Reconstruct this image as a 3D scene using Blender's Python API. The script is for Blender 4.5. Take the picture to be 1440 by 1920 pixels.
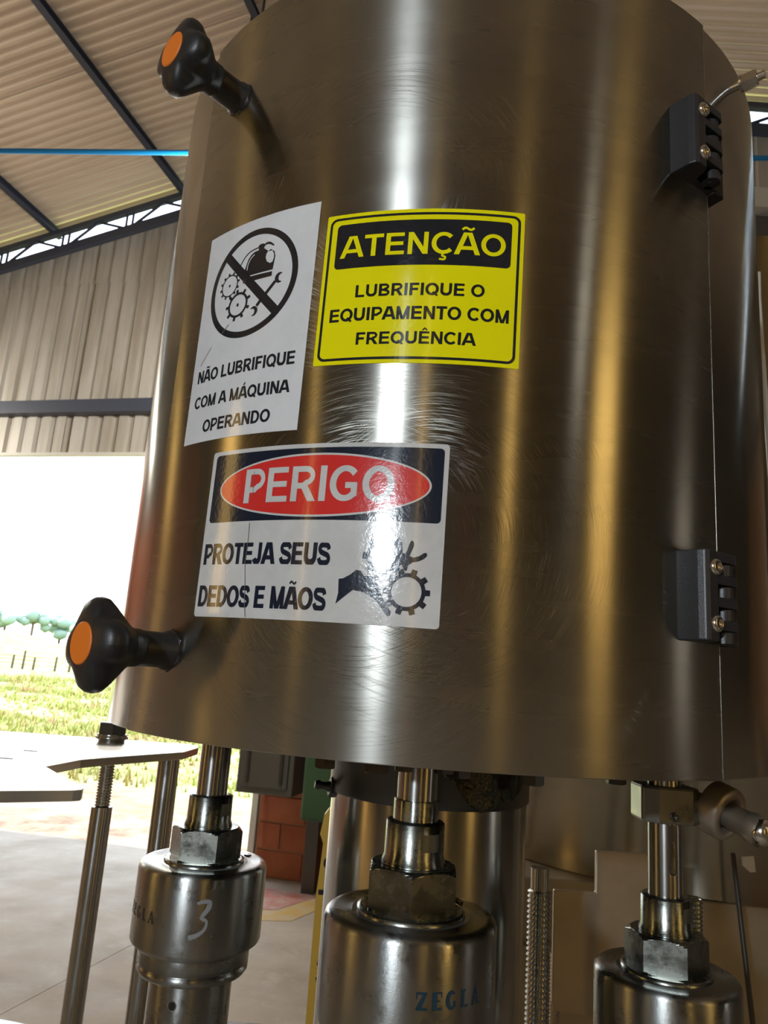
import bpy, bmesh, math, random
from mathutils import Vector, Matrix
from mathutils.geometry import tessellate_polygon
from math import sin, cos, tan, pi, radians as rad, hypot, atan2

for o in list(bpy.data.objects): bpy.data.objects.remove(o)
SC = bpy.context.scene
COL = SC.collection
EYE = 1.6                       # camera height above the concrete floor; builders below use heights relative to the eye
random.seed(7)

# ------------------------------------------------------------------ camera
FPX, PITCH, ROLL = 1405.05, .21778, .07075
F = Vector((0, cos(PITCH), sin(PITCH)))
X0 = Vector((1, 0, 0)); U0 = X0.cross(F)
RT = cos(ROLL)*X0 + sin(ROLL)*U0
UP = -sin(ROLL)*X0 + cos(ROLL)*U0
cam_d = bpy.data.cameras.new('camera'); cam = bpy.data.objects.new('camera', cam_d); COL.objects.link(cam)
cam_d.sensor_fit = 'VERTICAL'; cam_d.sensor_height = 36; cam_d.lens = FPX/1920*36
cam_d.clip_start = .01; cam_d.clip_end = 2000
cam.matrix_world = Matrix(((RT.x, UP.x, -F.x, 0), (RT.y, UP.y, -F.y, 0), (RT.z, UP.z, -F.z, EYE), (0, 0, 0, 1)))
cam_d.dof.use_dof = True; cam_d.dof.focus_distance = .5; cam_d.dof.aperture_fstop = 26
SC.camera = cam

# ------------------------------------------------------------------ sky, sun, exposure
W = bpy.data.worlds.new('sky'); SC.world = W; W.use_nodes = True
wn = W.node_tree; bg = wn.nodes['Background']
tcw = wn.nodes.new('ShaderNodeTexCoord'); sepw = wn.nodes.new('ShaderNodeSeparateXYZ'); rw = wn.nodes.new('ShaderNodeValToRGB')
wn.links.new(tcw.outputs['Generated'], sepw.inputs[0]); wn.links.new(sepw.outputs[2], rw.inputs[0])
rw.color_ramp.elements[0].position = 0; rw.color_ramp.elements[0].color = (1, .99, .97, 1)
rw.color_ramp.elements[1].position = .7; rw.color_ramp.elements[1].color = (.62, .78, 1, 1)
wn.links.new(rw.outputs[0], bg.inputs[0]); bg.inputs[1].default_value = 4.2
sd = bpy.data.lights.new('sun', 'SUN'); so = bpy.data.objects.new('sun', sd); COL.objects.link(so)
sd.energy = 11; sd.angle = rad(2); sd.color = (1, .95, .86)
so.rotation_euler = Vector((-.75, .12, 1.0)).to_track_quat('Z', 'Y').to_euler()
SC.view_settings.view_transform = 'Standard'; SC.view_settings.look = 'None'
SC.view_settings.gamma = 1; SC.view_settings.use_curve_mapping = False
SC.view_settings.exposure = 0.0
SC.cycles.max_bounces = 10; SC.cycles.diffuse_bounces = 5; SC.cycles.glossy_bounces = 5
SC.cycles.transparent_max_bounces = 8; SC.cycles.use_denoising = True
SC.cycles.sample_clamp_indirect = 6; SC.cycles.caustics_reflective = False; SC.cycles.caustics_refractive = False

# ------------------------------------------------------------------ helpers
def at(px, py, y):
    """point at depth y seen at pixel px, py of the 1440 x 1920 frame (relative to the eye)"""
    d = F + RT*((px-720)/FPX) - UP*((py-960)/FPX)
    return d*(y/d.y)
BA = rad(14.15)
WS = Vector((cos(BA), -sin(BA), 0)); WN = Vector((sin(BA), cos(BA), 0))
def B(s, n, z): return WS*s + WN*n + Vector((0, 0, z))          # hall frame: s across, n along, z up

class G:
    """collects vertices, faces and uvs in eye-relative world space"""
    def __init__(s): s.v = []; s.f = []; s.uv = {}; s.sm = []
    def add(s, vs, fs, uv=None, smooth=False):
        k = len(s.v); s.v += [tuple(p) for p in vs]
        for i, f in enumerate(fs):
            if uv: s.uv[len(s.f)] = [uv[j] for j in f]
            s.f.append([j+k for j in f]); s.sm.append(smooth)
        return s
def box(g, c, sx, sy, sz, ax=None, ay=None, az=None):
    ax = ax or Vector((1, 0, 0)); ay = ay or Vector((0, 1, 0)); az = az or Vector((0, 0, 1)); c = Vector(c)
    vs = [c + ax*(sx/2*i) + ay*(sy/2*j) + az*(sz/2*k) for i in (-1, 1) for j in (-1, 1) for k in (-1, 1)]
    return g.add(vs, [(0,1,3,2), (4,6,7,5), (0,4,5,1), (2,3,7,6), (0,2,6,4), (1,5,7,3)])
def frame(ax):
    ax = Vector(ax).normalized(); t = Vector((0, 0, 1)) if abs(ax.z) < .9 else Vector((0, 1, 0))
    a = t.cross(ax).normalized(); return ax, a, ax.cross(a)
def lathe(g, o, ax, prof, n=48, phi0=0, cap=True, shape=None):
    """profile = list of (distance along ax, radius)"""
    o = Vector(o); ax, a, b = frame(ax); vs = []; fs = []; uv = []; m = n+1
    L = 0
    for i, (h, r) in enumerate(prof):
        if i: L += hypot(h-prof[i-1][0], r-prof[i-1][1])
        for k in range(m):
            t = 2*pi*k/n + phi0; q = r*(shape(2*pi*k/n, i) if shape else 1)
            vs.append(o + ax*h + a*(q*cos(t)) + b*(q*sin(t))); uv.append((max(r, .004)*2*pi*k/n, L))
    for i in range(len(prof)-1):
        for k in range(n): fs.append((i*m+k, i*m+k+1, (i+1)*m+k+1, (i+1)*m+k))
    g.add(vs, fs, uv, True)
    if cap:
        for i, rev in ((0, True), (len(prof)-1, False)):
            if prof[i][1] > 1e-5:
                ring = [vs[i*m+k] for k in range(n)]
                idx = list(range(n)); g.add(ring, [idx[::-1] if rev else idx])
    return g
def cyl(g, p, q, r, n=32, r2=None):
    p, q = Vector(p), Vector(q); return lathe(g, p, q-p, [(0, r), ((q-p).length, r if r2 is None else r2)], n)
def hexp(g, o, ax, h, r, ch=.12, phi0=0, n=6):
    """hex nut or bolt head with rounded corners top and bottom (r across corners / 2)"""
    ri = r*cos(pi/n)
    def sh(t, i): return cos(pi/n)/cos(((t+pi/n) % (2*pi/n))-pi/n) if False else 1
    ax, a, b = frame(ax); o = Vector(o); N = 72; c_ = min(h*.3, (r-ri)*.75); st = [0, .2, .4, .6, .8, 1]; hs = [c_*q for q in st]+[h-c_*q for q in st[::-1]]; lm = [ri*.985+(r*1.005-ri*.985)*q for q in st]; lim = lm+lm[::-1]
    vs = []; fs = []; uv = []
    for i in range(12):
        for k in range(N+1):
            t = 2*pi*k/N; q = ri/cos(((t+pi/n) % (2*pi/n))-pi/n); q = min(q, lim[i]); hh = hs[i]
            vs.append(o + ax*hh + a*(q*cos(t+phi0)) + b*(q*sin(t+phi0))); uv.append((r*t, hh))
    for i in range(11):
        for k in range(N): fs.append((i*(N+1)+k, i*(N+1)+k+1, (i+1)*(N+1)+k+1, (i+1)*(N+1)+k))
    g.add(vs, fs, uv)
    g.add([vs[k] for k in range(N)], [list(range(N))[::-1]]); g.add([vs[11*(N+1)+k] for k in range(N)], [list(range(N))])
    return g
def prism(g, pts, z0, z1, axes=None):
    """flat outline extruded; axes = (origin, u, v, w)"""
    if axes: o, u, v, w = axes
    else: o, u, v, w = Vector((0,0,0)), Vector((1,0,0)), Vector((0,1,0)), Vector((0,0,1))
    n = len(pts)
    if sum(pts[i][0]*pts[(i+1) % n][1]-pts[(i+1) % n][0]*pts[i][1] for i in range(n)) < 0: pts = pts[::-1]
    P = lambda p, z: o + u*p[0] + v*p[1] + w*z
    g.add([P(p, z0) for p in pts] + [P(p, z1) for p in pts],
          [tuple(range(n))[::-1], tuple(range(n, 2*n))] + [(i, (i+1) % n, (i+1) % n+n, i+n) for i in range(n)])
    return g
def obj(name, g, m, parent=None, origin=None, bevel=0, smooth_angle=None):
    if parent is not None: O = Vector(parent['o'])
    elif origin is not None: O = Vector(origin)
    else:
        O = Vector([(min(v[i] for v in g.v)+max(v[i] for v in g.v))/2 for i in (0, 1)] + [min(v[2] for v in g.v)])
    me = bpy.data.meshes.new(name)
    me.from_pydata([tuple(Vector(v)-O) for v in g.v], [], g.f); 
    ul = me.uv_layers.new(name='UVMap')
    for i, p in enumerate(me.polygons):
        if i in g.uv:
            for li, q in zip(p.loop_indices, g.uv[i]): ul.data[li].uv = q
        else:                                   # flat faces: u runs level along the face, v up it
            nn = p.normal
            a_ = Vector((-nn.y, nn.x, 0)).normalized() if abs(nn.z) < .8 else Vector((1, 0, 0)); b_ = nn.cross(a_)
            for li, vi in zip(p.loop_indices, p.vertices): c_ = me.vertices[vi].co; ul.data[li].uv = (c_.dot(a_), c_.dot(b_))
    for p, s in zip(me.polygons, g.sm): p.use_smooth = s
    me.materials.append(m); me.validate(); me.update()
    o = bpy.data.objects.new(name, me); COL.objects.link(o)
    if bevel:
        b = o.modifiers.new('bevel', 'BEVEL'); b.width = bevel; b.segments = 2; b.limit_method = 'ANGLE'; b.angle_limit = rad(35)
    if parent is not None: o.parent = parent
    else: o.location = O + Vector((0, 0, EYE)); o['o'] = tuple(O)
    if parent is not None: o['o'] = tuple(O)
    return o
def tag(o, label, cat, group=None):
    o['label'] = label; o['category'] = cat
    if group: o['group'] = group
    return o
def thing(name, O, label, cat, group=None):
    e = bpy.data.objects.new(name, None); COL.objects.link(e); e.empty_display_size = .02
    e.location = Vector(O) + Vector((0, 0, EYE)); e['o'] = tuple(O); return tag(e, label, cat, group)
def struct(o): o['kind'] = 'structure'; return o
def sroot(name, O):
    e = bpy.data.objects.new(name, None); COL.objects.link(e); e.location = Vector(O)+Vector((0, 0, EYE)); e['o'] = tuple(O); return struct(e)

# ------------------------------------------------------------------ materials
def mat(name, col, rough=.5, metal=0., **k):
    m = bpy.data.materials.new(name); m.use_nodes = True; b = m.node_tree.nodes['Principled BSDF']
    b.inputs['Base Color'].default_value = (*col, 1); b.inputs['Roughness'].default_value = rough; b.inputs['Metallic'].default_value = metal
    for q, v in k.items(): b.inputs[q.replace('_', ' ')].default_value = v
    return m
class N:
    """small node helper on a material"""
    def __init__(s, m): s.m = m; s.t = m.node_tree; s.b = s.t.nodes['Principled BSDF']
    def n(s, ty, ins=None, **k):
        x = s.t.nodes.new('ShaderNode'+ty)
        for a, v in k.items(): setattr(x, a, v)
        for a, v in (ins or {}).items():
            if isinstance(v, bpy.types.NodeSocket): s.t.links.new(v, x.inputs[a])
            else: x.inputs[a].default_value = v
        return x
    def math(s, op, a, b=0., c=None):
        i = {0: a, 1: b}
        if c is not None: i[2] = c
        return s.n('Math', i, operation=op).outputs[0]
    def noise(s, vec, scale, det=3, rough=.5): return s.n('TexNoise', {'Vector': vec, 'Scale': scale, 'Detail': det, 'Roughness': rough}).outputs[0]
    def ramp(s, fac, stops):
        r = s.n('ValToRGB', {0: fac}); e = r.color_ramp.elements
        while len(e) < len(stops): e.new(.5)
        for x, (p, c) in zip(e, stops): x.position = p; x.color = (*c, 1) if len(c) == 3 else c
        return r.outputs[0]
    def map(s, vec, scale, rot=(0, 0, 0)): return s.n('Mapping', {'Vector': vec, 'Scale': scale, 'Rotation': rot}).outputs[0]
    def obj(s): return s.n('TexCoord').outputs['Object']
    def uv(s): return s.n('TexCoord').outputs['UV']
    def bump(s, h, strength, dist, normal=None):
        i = {'Height': h, 'Strength': strength, 'Distance': dist}
        if normal is not None: i['Normal'] = normal
        return s.n('Bump', i).outputs[0]
    def set(s, k, v): s.t.links.new(v, s.b.inputs[k])
def f2c(v): return (v, v, v)

def scratches(h, uv, col):
    """fine sanding arcs: thin lines whose grain runs round a centre, so a lamp glints across them"""
    so_ = h.n('SeparateXYZ', {0: h.obj()}); rr_ = h.math('SQRT', h.math('ADD', h.math('MULTIPLY', so_.outputs[0], so_.outputs[0]), h.math('MULTIPLY', so_.outputs[1], so_.outputs[1])))
    T = h.n('CombineXYZ', {0: h.math('DIVIDE', h.math('MULTIPLY', so_.outputs[1], -1.), rr_), 1: h.math('DIVIDE', so_.outputs[0], rr_), 2: 0.}).outputs[0]
    cur = h.b.outputs[0]
    for (cx, cy, r0, r1, sc, ph, st) in SWIRLS:
        d = h.n('VectorMath', {0: uv, 1: (cx, cy, 0)}, operation='SUBTRACT').outputs[0]
        ln = h.n('VectorMath', {0: d}, operation='LENGTH').outputs['Value']
        sx = h.n('SeparateXYZ', {0: d}); an = h.math('ARCTAN2', sx.outputs[1], sx.outputs[0])
        cb = h.n('CombineXYZ', {0: h.math('MULTIPLY', ln, sc), 1: h.math('MULTIPLY', an, 2.4), 2: ph}).outputs[0]
        nz = h.n('TexNoise', {'Vector': cb, 'Scale': 1., 'Detail': 2., 'Roughness': .6}).outputs[0]
        th = h.ramp(nz, [(.52, f2c(0)), (.66, f2c(1))])
        ring_ = h.math('MULTIPLY', h.n('MapRange', {0: ln, 1: r0, 2: r0+.02, 3: 0., 4: 1.}).outputs[0], h.n('MapRange', {0: ln, 1: r1-.03, 2: r1+.01, 3: 1., 4: 0.}).outputs[0])
        pa = h.ramp(h.n('TexNoise', {'Vector': h.n('VectorMath', {0: uv, 1: (ph, 0, 0)}, operation='ADD').outputs[0], 'Scale': 16., 'Detail': 3.}).outputs[0], [(.40, f2c(.1)), (.62, f2c(1))])
        fac = h.math('MULTIPLY', h.math('MULTIPLY', th, ring_), h.math('MULTIPLY', pa, st))
        v1 = h.n('VectorMath', {0: T, 'Scale': h.math('MULTIPLY', sx.outputs[1], -1.)}, operation='SCALE').outputs[0]
        v2 = h.n('CombineXYZ', {0: 0., 1: 0., 2: sx.outputs[0]}).outputs[0]
        tg = h.n('VectorMath', {0: h.n('VectorMath', {0: v1, 1: v2}, operation='ADD').outputs[0]}, operation='NORMALIZE').outputs[0]
        gl = h.n('BsdfAnisotropic', {'Color': (*[min(1, c*1.25) for c in col], 1), 'Roughness': .66, 'Anisotropy': .86, 'Rotation': .25, 'Tangent': tg})
        cur = h.n('MixShader', {0: fac, 1: cur, 2: gl.outputs[0]}).outputs[0]
    out = [q for q in h.t.nodes if q.type == 'OUTPUT_MATERIAL'][0]; h.t.links.new(cur, out.inputs[0])

def brushed(name, col, rough, aniso, swirl=False, fine=900., bump=.05, blotch=0.):
    m = mat(name, col, rough, 1.0); h = N(m); uv = h.uv()
    h.b.inputs['Anisotropic'].default_value = aniso; h.b.inputs['Anisotropic Rotation'].default_value = 0.25
    tg = h.n('Tangent', direction_type='UV_MAP'); tg.uv_map = 'UVMap'; h.set('Tangent', tg.outputs[0])
    line = h.noise(h.map(uv, (9, fine, 1)), 1., 1, .5)
    nrm = h.bump(line, bump, .0003)
    cl = h.noise(uv, 14, 4, .6)
    base = h.ramp(cl, [(.3, tuple(c*.86 for c in col)), (.7, tuple(min(1, c*1.06) for c in col))])
    rr = h.math('MULTIPLY_ADD', h.noise(h.map(uv, (5, 60, 1)), 1, 3), rough*.24, rough*.88)
    if blotch:
        bl = h.ramp(h.noise(h.obj(), 45, 5, .7), [(.46, f2c(0)), (.72, f2c(1))])
        mx = h.n('MixRGB', {0: h.math('MULTIPLY', bl, blotch), 1: base, 2: (.07, .10, .10, 1)}); base = mx.outputs[0]
        nrm = h.bump(h.noise(h.obj(), 260, 4, .7), .12, .0006, nrm)
        rr = h.math('SUBTRACT', rr, h.math('MULTIPLY', bl, rough*.5))
    h.set('Base Color', base); h.set('Roughness', rr)
    if bump: h.set('Normal', nrm)
    if swirl: scratches(h, uv, col)
    return m
# centres (arc length, height) of the sanding swirls on the guard
SWIRLS = [(-.070, .075, .045, .125, 1300, 0., .9), (-.030, .085, .035, .12, 1700, 3., .8), (-.075, .31, .04, .12, 1500, 7., .6),
          (.11, .02, .01, .05, 1800, 15., .15)]
M_GUARD = brushed('brushed_stainless_guard', (.44, .43, .385), .27, 1.0, swirl=True, bump=0)
M_GUARD2 = brushed('brushed_stainless_rear', (.44, .43, .39), .19, .95, bump=0)
M_TURN = brushed('turned_steel', (.34, .345, .33), .36, .85, fine=2600., bump=.16, blotch=.15)
M_OILY = brushed('oily_steel', (.29, .30, .27), .30, .5, fine=1800., bump=.14, blotch=.7)
M_OILF = mat('dull_oiled_flat', (.16, .155, .12), .38, .9)
M_ROD = brushed('ground_steel_rod', (.40, .40, .385), .26, .7, fine=2000., bump=0)
M_COLUMN = brushed('polished_column_steel', (.42, .42, .40), .2, .6, fine=700., bump=0)
M_BACKSS = brushed('tank_stainless', (.36, .335, .27), .2, .9, fine=300., bump=0)
M_SHEETSS = brushed('cabinet_stainless', (.42, .36, .28), .42, .5, fine=200., bump=0)
M_CABSS = brushed('cabinet_panel_stainless', (.34, .30, .24), .5, .5, fine=200., bump=0)
for _m in (M_CABSS, M_SHEETSS): _m.node_tree.nodes['Principled BSDF'].inputs['Metallic'].default_value = .75
M_PLATE = mat('satin_steel_plate', (.72, .72, .70), .32, 1.)
M_PEDGE = M_PLATE
M_DARKST = mat('blackened_steel', (.09, .09, .09), .35, .9)
M_PLASTIC = mat('black_plastic', (.012, .012, .013), .42)
_h = N(M_PLASTIC); _h.set('Normal', _h.bump(_h.noise(_h.obj(), 900, 2), .15, .0005))
M_HINGE = mat('black_hinge_plastic', (.022, .022, .024), .38)
_h = N(M_HINGE); _h.set('Normal', _h.bump(_h.noise(_h.obj(), 1300, 2), .25, .0005))
M_ORANGE = mat('orange_plastic', (.70, .17, .012), .5)
M_CHROME = mat('bright_screw_steel', (.72, .7, .66), .18, 1.)
M_GREASE = mat('dark_grease', (.02, .03, .028), .22)
_h = N(M_GREASE); _h.set('Normal', _h.bump(_h.noise(_h.obj(), 120, 4), .8, .004))
def vinyl(name, col, dirt=.0):
    m = mat(name, col, .12, 0., Coat_Weight=.4, Coat_Roughness=.06); h = N(m)
    h.set('Normal', h.bump(h.noise(h.obj(), 330, 3, .6), .10, .0008))
    if dirt:
        n = h.ramp(h.noise(h.obj(), 38, 5, .7), [(.35, tuple(c*(1-dirt) for c in col)), (.62, col)]); h.set('Base Color', n)
    return m
M_VWHITE = vinyl('white_vinyl', (.66, .67, .68), .08)
M_VGREY = vinyl('grey_white_vinyl', (.58, .58, .565), .12)
M_VYEL = vinyl('yellow_vinyl', (.80, .74, .004), .03)
M_VBLK = vinyl('black_print', (.016, .017, .02))
M_VNAVY = vinyl('blue_black_print', (.013, .017, .03))
M_VRED = vinyl('red_print', (.62, .035, .03), .06)
M_CRACK = mat('crack_dirt', (.16, .14, .11), .8)
M_PAINTG = mat('grey_marker_paint', (.24, .24, .24), .55)
M_BLUEINK = mat('dark_blue_ink', (.01, .035, .055), .3)
M_WPAINT = mat('white_marker_paint', (.75, .78, .7), .6)

# hall
M_ROOF = mat('roof_sheet_paint', (.62, .54, .45), .42, .2)
_h = N(M_ROOF); _h.set('Base Color', _h.ramp(_h.noise(_h.map(_h.obj(), (.4, 3, 3)), 1., 4), [(.3, (.66, .56, .44)), (.7, (.80, .69, .55))]))
M_BEAM = mat('blue_grey_steel_paint', (.045, .055, .085), .5)
M_CLAD = mat('wall_sheet_paint', (.44, .41, .36), .5, .1)
_h = N(M_CLAD); _h.set('Base Color', _h.ramp(_h.noise(_h.map(_h.obj(), (5, 5, .5)), 1., 5, .65), [(.35, (.34, .31, .26)), (.6, (.47, .45, .41))]))
M_CONC = mat('concrete_floor', (.42, .38, .33), .6)
_h = N(M_CONC); _p = _h.obj()
_c = _h.ramp(_h.noise(_p, 1.3, 8, .65), [(.3, (.27, .225, .17)), (.52, (.36, .305, .24)), (.72, (.43, .37, .295))])
_st = _h.ramp(_h.noise(_h.map(_p, (1, 1, 1)), 5.5, 6, .7), [(.55, f2c(0)), (.7, f2c(1))])
_h.set('Base Color', _h.n('MixRGB', {0: _h.math('MULTIPLY', _st, .45), 1: _c, 2: (.47, .42, .35, 1)}).outputs[0])
_h.set('Roughness', _h.ramp(_h.noise(_p, 3, 4), [(.3, f2c(.7)), (.7, f2c(.95))]))
M_BRICK = mat('clay_block', (.42, .13, .06), .8)
_h = N(M_BRICK); _h.set('Base Color', _h.ramp(_h.noise(_h.obj(), 3.5, 5), [(.3, (.34, .095, .045)), (.7, (.47, .17, .08))]))
M_REDG = mat('dark_red_gate_paint', (.30, .03, .02), .5)
M_MORTAR = mat('mortar', (.52, .34, .23), .9)
M_PLASTER = mat('dull_plaster', (.10, .095, .078), .85)
M_REDP = mat('worn_red_floor_paint', (.42, .17, .13), .6)
_h = N(M_REDP); _h.set('Base Color', _h.ramp(_h.noise(_h.obj(), 8, 6, .7), [(.4, (.42, .16, .12)), (.65, (.46, .32, .26))]))
M_YELP = mat('worn_yellow_floor_paint', (.50, .34, .12), .6)
_h = N(M_YELP); _h.set('Base Color', _h.ramp(_h.noise(_h.obj(), 8, 6, .7), [(.4, (.52, .34, .10)), (.68, (.46, .40, .30))]))
M_GRASS = mat('grass_ground', (.2, .3, .05), .9)
_h = N(M_GRASS); _p = _h.obj()
_g = _h.ramp(_h.noise(_p, .35, 8, .7), [(.36, (.24, .15, .07)), (.47, (.26, .27, .08)), (.58, (.38, .42, .14)), (.7, (.50, .50, .22))])
_x = _h.n('SeparateXYZ', {0: _p}); _nn = _h.math('MULTIPLY_ADD', _x.outputs[1], cos(BA), _h.math('MULTIPLY', _x.outputs[0], sin(BA)))
_e = _h.math('ADD', _nn, _h.math('MULTIPLY_ADD', _h.noise(_p, .7, 5), 5.5, -2.75))
_d = _h.n('MapRange', {0: _e, 1: 8.4, 2: 9.6, 3: 1., 4: 0.}).outputs[0]
_dc = _h.ramp(_h.noise(_p, 2.2, 8, .7), [(.35, (.15, .095, .06)), (.5, (.27, .20, .14)), (.68, (.36, .30, .22))])
_h.set('Base Color', _h.n('MixRGB', {0: _d, 1: _g, 2: _dc}).outputs[0]); _h.set('Normal', _h.bump(_h.noise(_p, 4, 6), .6, .12))
M_BLADE = mat('grass_blades', (.24, .34, .05), .7)
_h = N(M_BLADE); _h.set('Base Color', _h.ramp(_h.noise(_h.obj(), .5, 5, .7), [(.36, (.40, .25, .13)), (.47, (.32, .33, .09)), (.7, (.38, .45, .12))]))
M_LEAF = mat('tree_leaves', (.24, .34, .28), .8)  # pale blue-green: distance haze put into the leaf colour
M_BARK = mat('bark', (.14, .10, .07), .9)
M_POSTW = mat('pale_fence_post', (.7, .67, .6), .8)
M_POSTD = mat('dark_fence_post', (.09, .07, .05), .9)
M_PIPE = mat('blue_pipe_paint', (.008, .24, .60), .3)
M_YBOARD = mat('yellow_lacquer', (.56, .36, .05), .4)
M_GREEN = mat('green_machine_paint', (.03, .085, .035), .5)
M_CABG = mat('grey_cabinet_paint', (.10, .10, .09), .35, .3)
M_WHITEP = mat('pale_grey_paint', (.60, .60, .55), .5)
M_AMBER = bpy.data.materials.new('amber_translucent_panel'); M_AMBER.use_nodes = True
_t = M_AMBER.node_tree; _t.nodes.clear(); _a = _t.nodes.new('ShaderNodeBsdfTransparent'); _a.inputs[0].default_value = (1, .78, .42, 1)
_o = _t.nodes.new('ShaderNodeOutputMaterial'); _t.links.new(_a.outputs[0], _o.inputs[0])

# ------------------------------------------------------------------ outside ground, trees, fence
FLOOR = -EYE
def sstep(x, a, b): t = max(0, min(1, (x-a)/(b-a))); return t*t*(3-2*t)
def terrain(x, y):
    r = hypot(x, y); az = math.degrees(atan2(x, y))
    if y <= 0: return 0
    k = 1-sstep(az, -27, -15)
    return sstep(r, 80, 170)*(5.8*k) + .10*sin(x*.35+1)*sin(y*.3)*sstep(r, 12, 25)
g = G(); nx = 90; ys = [-60, -30, -12, 0, 6] + [8+i*1.2 for i in range(30)] + [46+i*5 for i in range(34)] + [230, 300, 420]
xs = [-300, -220, -170] + [-140+i*2.2 for i in range(75)] + [30, 45, 70, 120, 200]
vs = [(x, y, FLOOR-.03+terrain(x, y)) for y in ys for x in xs]; nxx = len(xs)
g.add(vs, [(j*nxx+i, j*nxx+i+1, (j+1)*nxx+i+1, (j+1)*nxx+i) for j in range(len(ys)-1) for i in range(nxx-1)], None, True)
struct(obj('ground', g, M_GRASS, origin=(0, 0, 0)))
rnd = random.Random(3); g = G()
for i in range(11000):
    a = rad(rnd.uniform(-31, -7)); r = 8.8 + 48*rnd.random()**1.6; x, y = r*sin(a), r*cos(a)
    if x*sin(BA)+y*cos(BA) < 9.3 + rnd.random()*2: continue
    clump = sin(x*.8+1.3)*sin(y*.55)+sin(x*.31+y*.9)
    if clump < -.3 and rnd.random() < .75: continue
    h0 = (.05+.05*max(0, clump))*(1+r*.03) * (2.2 if rnd.random() < .06 else 1); z = FLOOR-.03+terrain(x, y)
    for k in range(4):
        t = rnd.uniform(0, 2*pi); w = .012*(1+r*.05); dx, dy = cos(t), sin(t); hh = h0*rnd.uniform(.6, 1.4); ox, oy = rnd.uniform(-.06, .06), rnd.uniform(-.06, .06)
        g.add([(x+ox-dy*w, y+oy+dx*w, z), (x+ox+dy*w, y+oy-dx*w, z), (x+ox+dx*hh*.5, y+oy+dy*hh*.5, z+hh)], [(0, 1, 2)])
o = obj('grass', g, M_BLADE, origin=(0, 0, FLOOR)); tag(o, 'sunlit yellow-green grass and weeds growing beyond the dirt strip', 'grass'); o['kind'] = 'stuff'
def blob(g, c, r, seed, sub=2):
    bm = bmesh.new(); bmesh.ops.create_icosphere(bm, subdivisions=sub, radius=1)
    q = random.Random(seed)
    vs = []
    for v in bm.verts:
        k = r*(1+q.uniform(-.16, .16)); vs.append((c[0]+v.co.x*k, c[1]+v.co.y*k, c[2]+v.co.z*k*.85))
    g.add(vs, [[v.index for v in f.verts] for f in bm.faces], None, True); bm.free()
TREES = [(-27.6, 190, 6.2, 'leftmost distant tree on the far side of the hill'), (-25.9, 186, 5.4, 'low distant tree next to the leftmost one behind the hill'),
         (-24.2, 190, 8.0, 'tallest distant tree behind the slope, left of the middle'), (-22.4, 192, 7.6, 'distant round tree right of the tallest one'),
         (-20.7, 186, 6.6, 'distant tree just left of the guard edge'), (-19.0, 182, 6.0, 'rightmost distant tree beside the lower star knob')]
for i, (a, r, h, lb) in enumerate(TREES):
    x, y = r*sin(rad(a)), r*cos(rad(a)); z = FLOOR-.03+terrain(x, y)
    t = thing('tree', (x, y, z), lb, 'tree', 'distant trees')
    gg = G(); cyl(gg, (x, y, z-.3), (x, y, z+h*.5), .3, 8); obj('trunk', gg, M_BARK, t)
    gg = G()
    q = random.Random(i)
    for k in range(9): blob(gg, (x+q.uniform(-2.6, 2.6), y+q.uniform(-1.5, 1.5), z+h*q.uniform(.3, .78)), q.uniform(1.2, 1.9), i*10+k, 1)
    obj('foliage', gg, M_LEAF, t)
fx = thing('fence', at(75, 1252, 78)*1.0, 'weathered wooden and wire fence crossing the far field', 'fence')
fo = Vector(fx['o']); fp = []
for i, px in enumerate((-60, -10, 22, 42, 62, 103, 130, 160, 190, 230)):
    p = at(px, 1250+.02*px, 78); p.z = FLOOR-.03+terrain(p.x, p.y); fp.append(p)
    gg = G(); hgt = (1.5, 1.3, 1.4, 1.9, 1.3, 1.5, 2.2, 1.4, 1.5, 1.5)[i]
    cyl(gg, p, p+Vector((.05, 0, hgt)), .13, 8, .11); obj('post', gg, M_POSTD, fx)
for hz in (.5, .95, 1.3):
    gg = G()
    for p, q in zip(fp, fp[1:]): cyl(gg, p+Vector((0, 0, hz)), q+Vector((0, 0, hz)), .03, 6)
    obj('wire', gg, M_POSTD, fx)
for i, (px, lb) in enumerate(((74, 'pale leaning post in the field, the left of two'), (113, 'pale leaning post in the field, the right of two'))):
    p = at(px, 1258, 66); p.z = FLOOR-.03+terrain(p.x, p.y)
    gg = G(); cyl(gg, p, p+Vector((.55, 0, 1.6)), .14, 8, .12); o = obj('post', gg, M_POSTW); o.name = 'leaning_post'; tag(o, lb, 'post', 'pale leaning posts')

# ------------------------------------------------------------------ hall shell
NW, NB, SL, SR = 6.1, -7.0, -8.0, 7.2        # end wall, back wall, left wall, right wall (hall frame)
RIDGE, RZ, SLOPE = -.43, 5.53, .23
def roofz(s): return RZ - SLOPE*abs(s-RIDGE)
fl = sroot('floor', (0, 0, FLOOR))
JS = [-8.3, -3.3, 1.7, 7.4]; JN = [-7.2, -2.6, 1.6, 6.42]
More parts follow.
